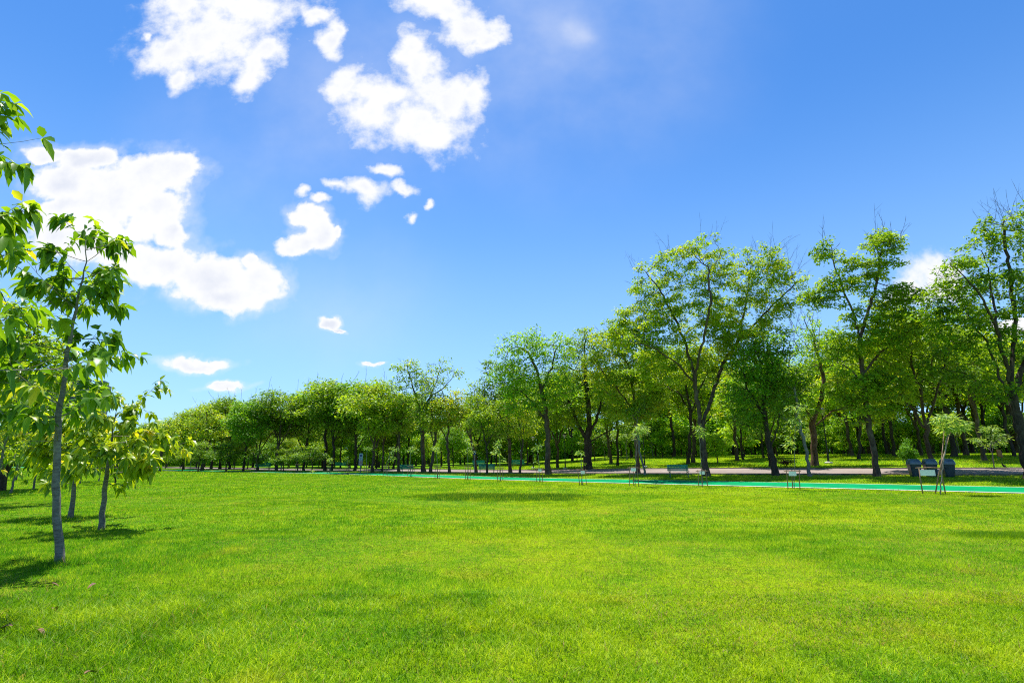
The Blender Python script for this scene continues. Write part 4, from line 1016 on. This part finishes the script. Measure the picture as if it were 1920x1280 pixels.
for i, (b, pts, el, lab, fb, w_, h_, board, flab) in enumerate(sap):
    sapling(b, pts, el, lab, 60 + i); frame(fb, w_, h_, flab, board, rot=rng.uniform(-.15, .15), seed=i, split=(i in (0, 1, 2)))
sapling((584, 887), [(584, 880)], [(585, 881, 5, 4)], 'low bright yellow plant at the lawn edge beside the green path', 90, lm=LEAFY, natt=40)
# nearest sapling: tripod of tied poles with a board on its own bar
sapling((1762, 928), [(1768, 870), (1776, 820)], [(1788, 778, 26, 15), (1765, 786, 18, 11), (1800, 795, 18, 15), (1778, 800, 22, 10)], 'rightmost sapling with spreading star-like leaves in front of the waste bins', 80, natt=70, r=.03, L=.3, Wd=.075, per=7)
g = G(1757, 927); D0 = g[1]
o = empty('stake_frame', g, 0, 'rightmost crossed-pole plant support with a white board on a crossbar', 'plant support', G_FR)
def loc(px, py, dY=0): return P(px, py, D0 + dY) - g
for a, b, c in (((1753, 928), (1762, 880), (1783, 806)), ((1774, 929), (1764, 880), (1771, 802)), ((1731, 928), (1726, 900), (1723, 876))):
    m = MB(); dy = 0 if a[0] != 1774 else .06
    p0 = loc(a[0], a[1] + 2, dy); m.tube([p0, loc(b[0], b[1], dy), loc(c[0], c[1], dy)], [.026, .024, .018], 8); m.build('post', STAKE, o, smooth_=True)
m = MB(); m.tube([loc(1717, 877, -.04), loc(1740, 876, -.04), loc(1762, 877, -.04)], .022, 8); m.build('crossbar', STAKE, o, smooth_=True)
m = MB(); m.tube([loc(1766, 850, -.02), loc(1772, 848, -.02), loc(1769, 852, .05)], .018, 6); m.build('rope_tie', ROPE, o, smooth_=True)
m = MB(); a = loc(1724.5, 880.5, -.07); b = loc(1754.5, 891.5, -.07); m.box(((a[0] + b[0]) / 2, a[1], (a[2] + b[2]) / 2), (b[0] - a[0], .01, a[2] - b[2])); m.build('notice_board', WHITE, o, bevel=.003)

# ================================================================== BENCHES
BGREEN = simple('bench_green_paint', (.008, .33, .19), .45, .2, 5)
BDARK = simple('bench_iron', (.012, .13, .09), .5, .2, 6)
def make_bench(w=1.5):
    o = empty('park_bench', (0, 0, 0))
    m = MB()
    for i in range(5): m.box((0, -.2 + i * .095, .43 + (.008 if i in (0, 4) else 0)), (w, .075, .03))
    m.build('seat', BGREEN, o, bevel=.006)
    m = MB()
    for i in range(5): m.box((0, .26 + i * .024, .53 + i * .082), (w, .024, .068), rot=(-.28, 0, 0))
    m.build('backrest', BGREEN, o, bevel=.005)
    for s in (-1, 1):
        x = s * (w / 2 - .12); m = MB()
        m.tube([(x, -.27, 0), (x, -.23, .2), (x, -.21, .41)], [.03, .024, .026], 6); m.tube([(x, .3, 0), (x, .24, .2), (x, .22, .43), (x, .3, .66), (x, .37, .9)], [.03, .024, .026, .022, .018], 6)
        m.box((x, 0, .395), (.04, .5, .035)); m.box((x, .02, .2), (.025, .46, .03))
        m.build('leg', BDARK, o, bevel=.004)
        m = MB(); m.tube([(x, -.22, .41), (x, -.27, .52), (x, -.24, .63), (x, -.05, .655), (x, .27, .64)], [.02, .02, .022, .022, .018], 6); m.build('armrest', BDARK, o)
    return o
b0 = make_bench(); first = True
for px, py, rz, sc, lab in [(1273, 895, -.12, 1.0, 'long green slatted park bench on the verge left of the largest tree'), (913, 888.5, .1, 1.05, 'green slatted bench near the middle, right of a thin leaning tree'),
     (764, 887.2, .55, 1.0, 'green bench turned sideways left of the two-pointed tree'), (972, 876.5, .1, 1.1, 'green bench across the road right of the middle bench'), (898, 877, .2, 1.1, 'green bench across the road behind the middle bench'),
     (638, 878.5, .3, 1.1, 'small dark green bench across the road left of the round-topped sign'), (491, 884, .2, 1.25, 'dark green bench half hidden under the low round trees')]:
    o = b0 if first else copy_tree(b0); first = False
    o.location = G(px, py); o.rotation_euler = (0, 0, rz); o.scale = (sc,) * 3
    tag(o, lab, 'bench', 'green slatted park benches')

# ================================================================== WASTE BINS
BINM = simple('bin_plastic', (.025, .045, .065), .35, .18, 3, spec=.5)
BINL = simple('bin_lid_plastic_highlit', (.09, .14, .19), .25, .15, 3, spec=.7)  # lid and rim colour lightened to carry the light-blue highlight on top
def make_bin():
    o = empty('waste_bin', (0, 0, 0)); m = MB()
    def ring(w, d, z, c=.07): return [(x, y, z) for x, y in ((-w + c, -d), (w - c, -d), (w, -d + c), (w, d - c), (w - c, d), (-w + c, d), (-w, d - c), (-w, -d + c))]
    def loft(m, rs, cap=True):
        vs = [p for r_ in rs for p in r_]; k = len(rs[0]); fs = []
        for i in range(len(rs) - 1): fs += [(i * k + j, i * k + (j + 1) % k, (i + 1) * k + (j + 1) % k, (i + 1) * k + j) for j in range(k)]
        if cap: fs += [tuple(range(k))[::-1], tuple((len(rs) - 1) * k + j for j in range(k))]
        m.add(vs, fs)
    loft(m, [ring(.27, .25, 0), ring(.3, .27, .1), ring(.4, .34, .84)]); m.build('body', BINM, o, bevel=.012)
    m = MB(); loft(m, [ring(.41, .35, .84), ring(.44, .38, .85), ring(.44, .38, .9), ring(.42, .36, .91)]); m.build('rim', BINL, o, bevel=.006)
    m = MB(); rs = []
    for a in np.linspace(0, math.pi / 2, 7): rs.append(ring(.41 - .1 * math.sin(a) ** 2 - .05 * (1 - math.cos(a)), .35 * math.cos(a) ** .6 + .04, .91 + .33 * math.sin(a), .06 if a < 1.2 else .02))
    loft(m, rs); m.build('lid', BINL, o, bevel=.01, smooth_=False)
    m = MB(); m.box((0, -.36, 1.0), (.46, .02, .13)); m.build('flap', BINM, o, bevel=.01)
    for s in (-1, 1):
        m = MB(); m.tube([(s * .43, -.1, .92), (s * .49, -.1, .9), (s * .49, .1, .9), (s * .43, .1, .92)], .014, 6); m.build('handle', BINM, o)
        m = MB(); m.box((s * .2, 0, .01), (.08, .4, .03)); m.build('foot', BINM, o)
    return o
n0 = make_bin(); first = True
for px, lab in [(1717, 'grey-blue domed waste bin, the left one of the trio, behind the white board'), (1747, 'grey-blue domed waste bin in the middle of the trio'), (1780, 'grey-blue domed waste bin, the right one, half behind a dark trunk')]:
    o = n0 if first else copy_tree(n0); first = False
    o.location = G(px, 893.5); o.location.z -= .02; o.rotation_euler = (0, 0, -.25 + rng.normal() * .04); o.scale = (.8, .86, .92)
    tag(o, lab, 'waste bin', 'three domed waste bins by the road')

# ================================================================== LAMP POSTS
IRON = simple('lamp_black_iron', (.012, .015, .014), .45, .2, 4); GLASS = simple('lamp_frosted_glass', (.5, .52, .48), .25, .08, 3)
def make_lamp():
    o = empty('lamp_post', (0, 0, 0)); m = MB(); m.lathe([(.3, -.05), (.3, .1), (.22, .16), (.05, .17)], 14); m.build('base', CONC, o)
    m = MB(); m.lathe([(.09, .15), (.085, .7), (.055, .75), (.05, 2.2), (.06, 2.25), (.045, 2.3), (.04, 3.6), (.07, 3.62), (.07, 3.68)], 12); m.build('pole', IRON, o, smooth_=False)
    m = MB(); m.lathe([(.06, 3.68), (.1, 3.74), (.3, 4.08)], 8); lh = m.build('lantern', GLASS, o)
    m = MB(); m.lathe([(.5, 4.085), (.51, 4.12), (.2, 4.17), (.05, 4.24), (.001, 4.25)], 8); m.build('cap', IRON, lh)
    m = MB()
    for a in range(4):
        c, s = math.cos(a * math.pi / 2 + .4), math.sin(a * math.pi / 2 + .4); m.tube([(c * .1, s * .1, 3.7), (c * .34, s * .34, 4.09)], .014, 5)
    m.build('bracket', IRON, lh)
    return o
l0 = make_lamp(); first = True
for px, py, top, lab in [(1554, 869, 764, 'black lamp post with inverted-cone lantern across the road, right of the reddish thick trunk'), (1209, 876, 800, 'black lamp post behind the reddish twin-trunk tree'), (1060, 879, 812, 'slim black lamp post between the dome-crowned tree and the stout old tree'),
     (1000, 878, 818, 'black lamp post just left of the dome-crowned tree')]:
    o = l0 if first else copy_tree(l0); first = False
    g = G(px, py); h = height_for(px, g[1], top); o.location = g; o.scale = (h / 4.25 * .9,) * 2 + (h / 4.25,)
    tag(o, lab, 'lamp post', 'black park lamp posts')

# ================================================================== SIGN, FLAG BOARD, SMALL SIGN
g = G(675, 886.5); o = empty('sign_board', g, 0, 'upright round-topped park sign with blue disc on a post by the road', 'sign'); D0 = g[1]; k = D0 / 1000
SGREY = simple('sign_pale_face', (.42, .5, .52), .5, .1, 3); SPINK = simple('sign_pink_face', (.5, .36, .33), .5, .1, 3); SBLUE = simple('sign_blue', (.01, .05, .2), .4, .05, 3); SFR = simple('sign_frame_teal', (.03, .13, .16), .5, .1, 3)
Hs = (886.5 - 851) * k * 1.02; w_ = 7.6 * k
m = MB(); m.tube([(0, .05, -.1), (0, .05, Hs * .5)], .05, 10); m.build('post', SFR, o)
def rounded(w, z0, z1, y0, y1, r, top=True):
    p = [(-w / 2, z0), (w / 2, z0)] + [(w / 2 - r + r * math.cos(a), z1 - r + r * math.sin(a)) for a in np.linspace(0, math.pi / 2, 6)] + [(-w / 2 + r - r * math.sin(a), z1 - r + r * math.cos(a)) for a in np.linspace(0, math.pi / 2, 6)]
    n = len(p); return [(x, y0, z) for x, z in p] + [(x, y1, z) for x, z in p], [tuple(range(n)), tuple(range(2 * n - 1, n - 1, -1))] + [(i, n + i, n + (i + 1) % n, (i + 1) % n) for i in range(n)]
zb, zt = Hs - 23 * k, Hs
m = MB(); m.add(*rounded(w_, zb, zt, -.02, .03, .12)); m.build('frame', SFR, o)
m = MB(); m.add(*rounded(w_ * .84, zb + .55 * (zt - zb) * .8, zt - .04, -.03, -.021, .09)); pn = m.build('upper_panel', SGREY, o)
m = MB(); m.box((0, -.025, zb + (zt - zb) * .215), (w_ * .84, .01, (zt - zb) * .37)); lp = m.build('lower_panel', SPINK, o)
m = MB(); a_ = np.linspace(0, 2 * math.pi, 25)[:-1]; cz = zt - .2 * (zt - zb); rr_ = w_ * .29
m.add([(rr_ * math.cos(t), -.037, cz + rr_ * math.sin(t)) for t in a_] + [(rr_ * math.cos(t), -.031, cz + rr_ * math.sin(t)) for t in a_], [tuple(range(24))] + [(i, (i + 1) % 24, 24 + (i + 1) % 24, 24 + i) for i in range(24)]); m.build('disc', SBLUE, pn)
m = MB(); m.box((0, -.034, zt - .42 * (zt - zb)), (w_ * .16, .006, .2)); m.build('symbol', SBLUE, pn)
m = MB()
for i in range(3): m.box((0, -.034, zb + (.09 + .11 * i) * (zt - zb)), (w_ * (.5 if i != 1 else .62), .006, .045))
m.build('printed_lines', simple('sign_maroon', (.25, .08, .08), .5, .1, 3), lp)
g = G(889.5, 887); o = empty('small_sign', g, 0, 'small dark blue round-topped plate on a thin post in front of the thin reddish tree', 'sign'); k = g[1] / 1000
m = MB(); m.tube([(0, 0, -.1), (0, 0, 34 * k)], .025, 8); m.build('post', simple('post_galvanised', (.3, .33, .34), .4, .1, 4), o)
m = MB(); m.add(*rounded(5 * k, 34 * k, 41 * k, -.02, .0, .09)); m.build('plate', SBLUE, o)
g = G(1876, 862); o = empty('orange_panel', g, .2, 'leaning orange panel standing in the shade across the road at the right', 'board'); k = g[1] / 1000
OR = simple('orange_plastic', (.42, .14, .015), .55, .15, 3)
m = MB(); wq = 12 * k; hq = 14 * k; m.add([(-wq * .35, -.04, .45 * hq), (wq * .6, -.04, .3 * hq), (wq * .35, -.04, 1.35 * hq), (-wq * .5, -.04, 1.4 * hq), (-wq * .35, .04, .45 * hq), (wq * .6, .04, .3 * hq), (wq * .35, .04, 1.35 * hq), (-wq * .5, .04, 1.4 * hq)],
      [(0, 1, 2, 3), (7, 6, 5, 4), (0, 4, 5, 1), (1, 5, 6, 2), (2, 6, 7, 3), (3, 7, 4, 0)]); m.build('panel', OR, o, bevel=.02)
for x in (-.3, .4):
    m = MB(); m.tube([(x * wq, .06, -.1), (x * wq, .07, 1.1 * hq)], .03, 6); m.build('leg', BDARK, o)

# ================================================================== BIRD
g = G(1884, 879.5); o = empty('bird', g, .4, 'black bird walking on the road at the right', 'bird')
BB = simple('bird_feathers', (.012, .012, .015), .5, .3, 30); BY = simple('bird_beak_yellow', (.5, .3, .03), .5, .1, 9)
m = MB(); S_ = 1.35
def el(c): return tuple(q * S_ for q in c)
m.tube([el(q) for q in [(.17, 0, .14), (.1, 0, .145), (.04, 0, .16), (-.02, 0, .18), (-.07, 0, .2), (-.1, 0, .235), (-.125, 0, .265), (-.15, 0, .27), (-.165, 0, .262)]], [q * S_ for q in (.008, .02, .045, .058, .052, .034, .032, .026, .008)], 10)
m.tube([el(q) for q in [(.02, .045, .17), (.1, .035, .15), (.17, .01, .13)]], [.03, .025, .006], 6); m.tube([el(q) for q in [(.02, -.045, .17), (.1, -.035, .15), (.17, -.01, .13)]], [.03, .025, .006], 6)
m.tube([el(q) for q in [(.13, 0, .14), (.2, 0, .12), (.26, 0, .1)]], [.02, .02, .012], 6)
m.build('body', BB, o, smooth_=True)
m = MB(); m.tube([el(q) for q in [(-.162, 0, .265), (-.2, 0, .252)]], [.01, .002], 6); m.build('beak', BY, o)
for s in (-1, 1):
    m = MB(); m.tube([el(q) for q in [(0, s * .025, .14), (.015, s * .025, .07), (-.005 + s * .02, s * .025, 0), (-.045 + s * .02, s * .025, .001)]], [.009, .006, .005, .003], 5); m.build('leg', BY, o)

# ================================================================== PEOPLE (far away on the road)
SKIN = simple('skin', (.42, .25, .17), .6, .08, 8); HAIR = simple('hair_dark', (.02, .015, .012), .6, .2, 20)
def person(px, py, rz, top_m, bot_m, label, hs_=1.62, hat=None, stride=.16):
    g = G(px, py); o = empty('person', g, rz, label, 'person'); k = hs_ / 1.7
    def skin(name, verts, edges, rad, m_):
        me = bpy.data.meshes.new(name); me.from_pydata([tuple(a * k for a in v_) for v_ in verts], edges, []); ob = bpy.data.objects.new(name, me); put(ob, o)
        md = ob.modifiers.new('skin', 'SKIN'); 
        for i, r_ in enumerate(rad): me.skin_vertices[0].data[i].radius = (r_[0] * k, r_[1] * k) if isinstance(r_, tuple) else (r_ * k, r_ * k)
        me.skin_vertices[0].data[0].use_root = True
        sb = ob.modifiers.new('sub', 'SUBSURF'); sb.levels = 1; sb.render_levels = 2; me.materials.append(m_); return ob
    st = stride
    vs = [(0, 0, .95), (0, 0, 1.12), (0, 0, 1.32), (0, 0, 1.45), (0, -.02, 1.56), (0, -.03, 1.66),
          (.09, 0, .9), (.1, -st * .6, .5), (.1, -st * .9, .08), (.1, -st * .9 - .14, .04), (-.09, 0, .9), (-.1, st * .4, .5), (-.1, st, .1), (-.1, st - .13, .04),
          (.19, 0, 1.38), (.24, .05, 1.12), (.23, -.05, .9), (.23, -.08, .8), (-.19, 0, 1.38), (-.24, -.04, 1.12), (-.23, -.14, .92), (-.23, -.17, .82)]
    es = [(0, 1), (1, 2), (2, 3), (3, 4), (4, 5), (0, 6), (6, 7), (7, 8), (8, 9), (0, 10), (10, 11), (11, 12), (12, 13), (2, 14), (14, 15), (15, 16), (16, 17), (2, 18), (18, 19), (19, 20), (20, 21)]
    rd = [(.15, .11), (.13, .09), (.16, .1), .055, .095, .085, .09, .06, .04, .03, .09, .06, .04, .03, .055, .042, .033, .03, .055, .042, .033, .03]
    skin('body', vs, es, rd, SKIN)
    skin('shirt', [(0, 0, .92), (0, 0, 1.12), (0, 0, 1.33), (0, 0, 1.42), (.2, 0, 1.38), (.235, .04, 1.2), (-.2, 0, 1.38), (-.235, -.03, 1.2)], [(0, 1), (1, 2), (2, 3), (2, 4), (4, 5), (2, 6), (6, 7)], [(.17, .13), (.155, .115), (.18, .125), .07, .075, .065, .075, .065], top_m)
    skin('trousers', [(0, 0, .97), (.09, 0, .88), (.1, -st * .6, .5), (.1, -st * .9, .14), (-.09, 0, .88), (-.1, st * .4, .5), (-.1, st, .15)], [(0, 1), (1, 2), (2, 3), (0, 4), (4, 5), (5, 6)], [(.165, .125), .105, .078, .06, .105, .078, .06], bot_m)
    m = MB(); m.lathe([(.06 * k, 1.6 * k), (.098 * k, 1.66 * k), (.1 * k, 1.72 * k), (.06 * k, 1.77 * k), (.002, 1.785 * k)], 12, c=(0, .0, 0)); m.build('hair', HAIR, o, smooth_=True)
    if hat:
        m = MB(); m.lathe([(.19 * k, 1.7 * k), (.2 * k, 1.71 * k), (.11 * k, 1.73 * k), (.1 * k, 1.8 * k), (.002, 1.82 * k)], 14); m.build('hat', hat, o)
    return o
PW = simple('cloth_pink_white', (.62, .48, .54), .8, .2, 12); DK = simple('cloth_dark', (.03, .03, .04), .8, .2, 10); GY = simple('cloth_grey_blue', (.12, .16, .2), .8, .2, 10); CR = simple('straw_hat', (.55, .5, .36), .8, .1, 10)
person(518, 881.2, .3, PW, DK, 'far person in a pinkish white top and dark trousers under the low round trees')
person(527, 881.2, -.5, GY, GY, 'far person in grey clothes and a pale hat beside the one in pink', hat=CR)

# ================================================================== FAR TOWERS
def tower(px0, px1, top, Y, label, steps):
    k = Y / 1005; g = ground_at((px0 + px1) / 2, Y); w = (px1 - px0) * k * 1.05; h = height_for((px0 + px1) / 2, Y, top)
    o = empty('office_tower', (g[0], Y, -2), R(24), label, 'building', 'far office towers behind the trees')
    TW = simple('tower_slab', (.16, .16, .2), .7, .1, .05); TG = simple('tower_glass', (.02, .045, .11), .15, .3, .05, spec=.8)
    m = MB(); m.box((0, 0, h / 2), (w, w * .8, h)); m.build('wall', TG, o)
    m = MB(); nf = int(h / 3.6)
    for i in range(nf): m.box((0, 0, 2 + i * 3.6), (w + .8, w * .8 + .8, 1.15))
    m.build('floor_bands', TW, o)
    m = MB(); nv = 6
    for i in range(nv + 1): m.box((-w / 2 + w * i / nv, 0, h / 2), (.7, w * .8 + 1.0, h + .3))
    m.build('fins', TW, o)
    for (fx, fw, fh) in steps:
        m = MB(); m.box((fx * w, 0, h + fh / 2 + .3), (fw * w, w * .5, fh)); m.build('roof_block', TW, o)
tower(46, 82, 712, 420, 'dark blue glass office tower with stepped top glimpsed through the left leaves', [(-.1, .55, 8)])
tower(110, 168, 716, 460, 'lower dark blue office block glimpsed right of the nearest trunk', [(-.2, .4, 5), (.35, .25, 3)])

# ================================================================== FALLEN LEAVES
DRY = simple('dry_leaf', (.22, .1, .045), .7, .25, 30)
for i, (px, py, rz, lab) in enumerate([(18, 1056, .3, 'fallen orange-brown leaf on the shaded grass left of the nearest trunk'), (157, 1030, 1.2, 'fallen tan leaf right of the nearest trunk foot'), (180, 1101, 2.2, 'small dry leaf in the sunlit grass below the nearest trunk'),
      (97, 1149, .9, 'dry brown leaf in the left foreground grass'), (68, 1190, 2.9, 'curled brown leaf near the lower left corner, upper one'), (22, 1181, 1.7, 'brown leaf by the left edge in the foreground'), (90, 1100, .1, 'dark curled leaf below the nearest trunk'), (155, 1275, .6, 'brown leaf at the bottom edge on the left'), (210, 951, .5, 'dry leaf behind the yellow-green young tree')]):
    g = G(px, py); rg = np.random.default_rng(i)
    me = broad_leaves('fallen_leaf', np.array([[0, 0, .0]]), np.array([[1., 0, .05]]), np.array([[0, .3, 1.]]), np.array([.11]), np.array([.5]), DRY, 7)
    ob = bpy.data.objects.new('fallen_leaf', me); put(ob); ob.location = (g[0], g[1], g[2] + .035); ob.rotation_euler = (.2, -.1, rz * 2); tag(ob, lab, 'leaf', 'dry leaves lying on the lawn')
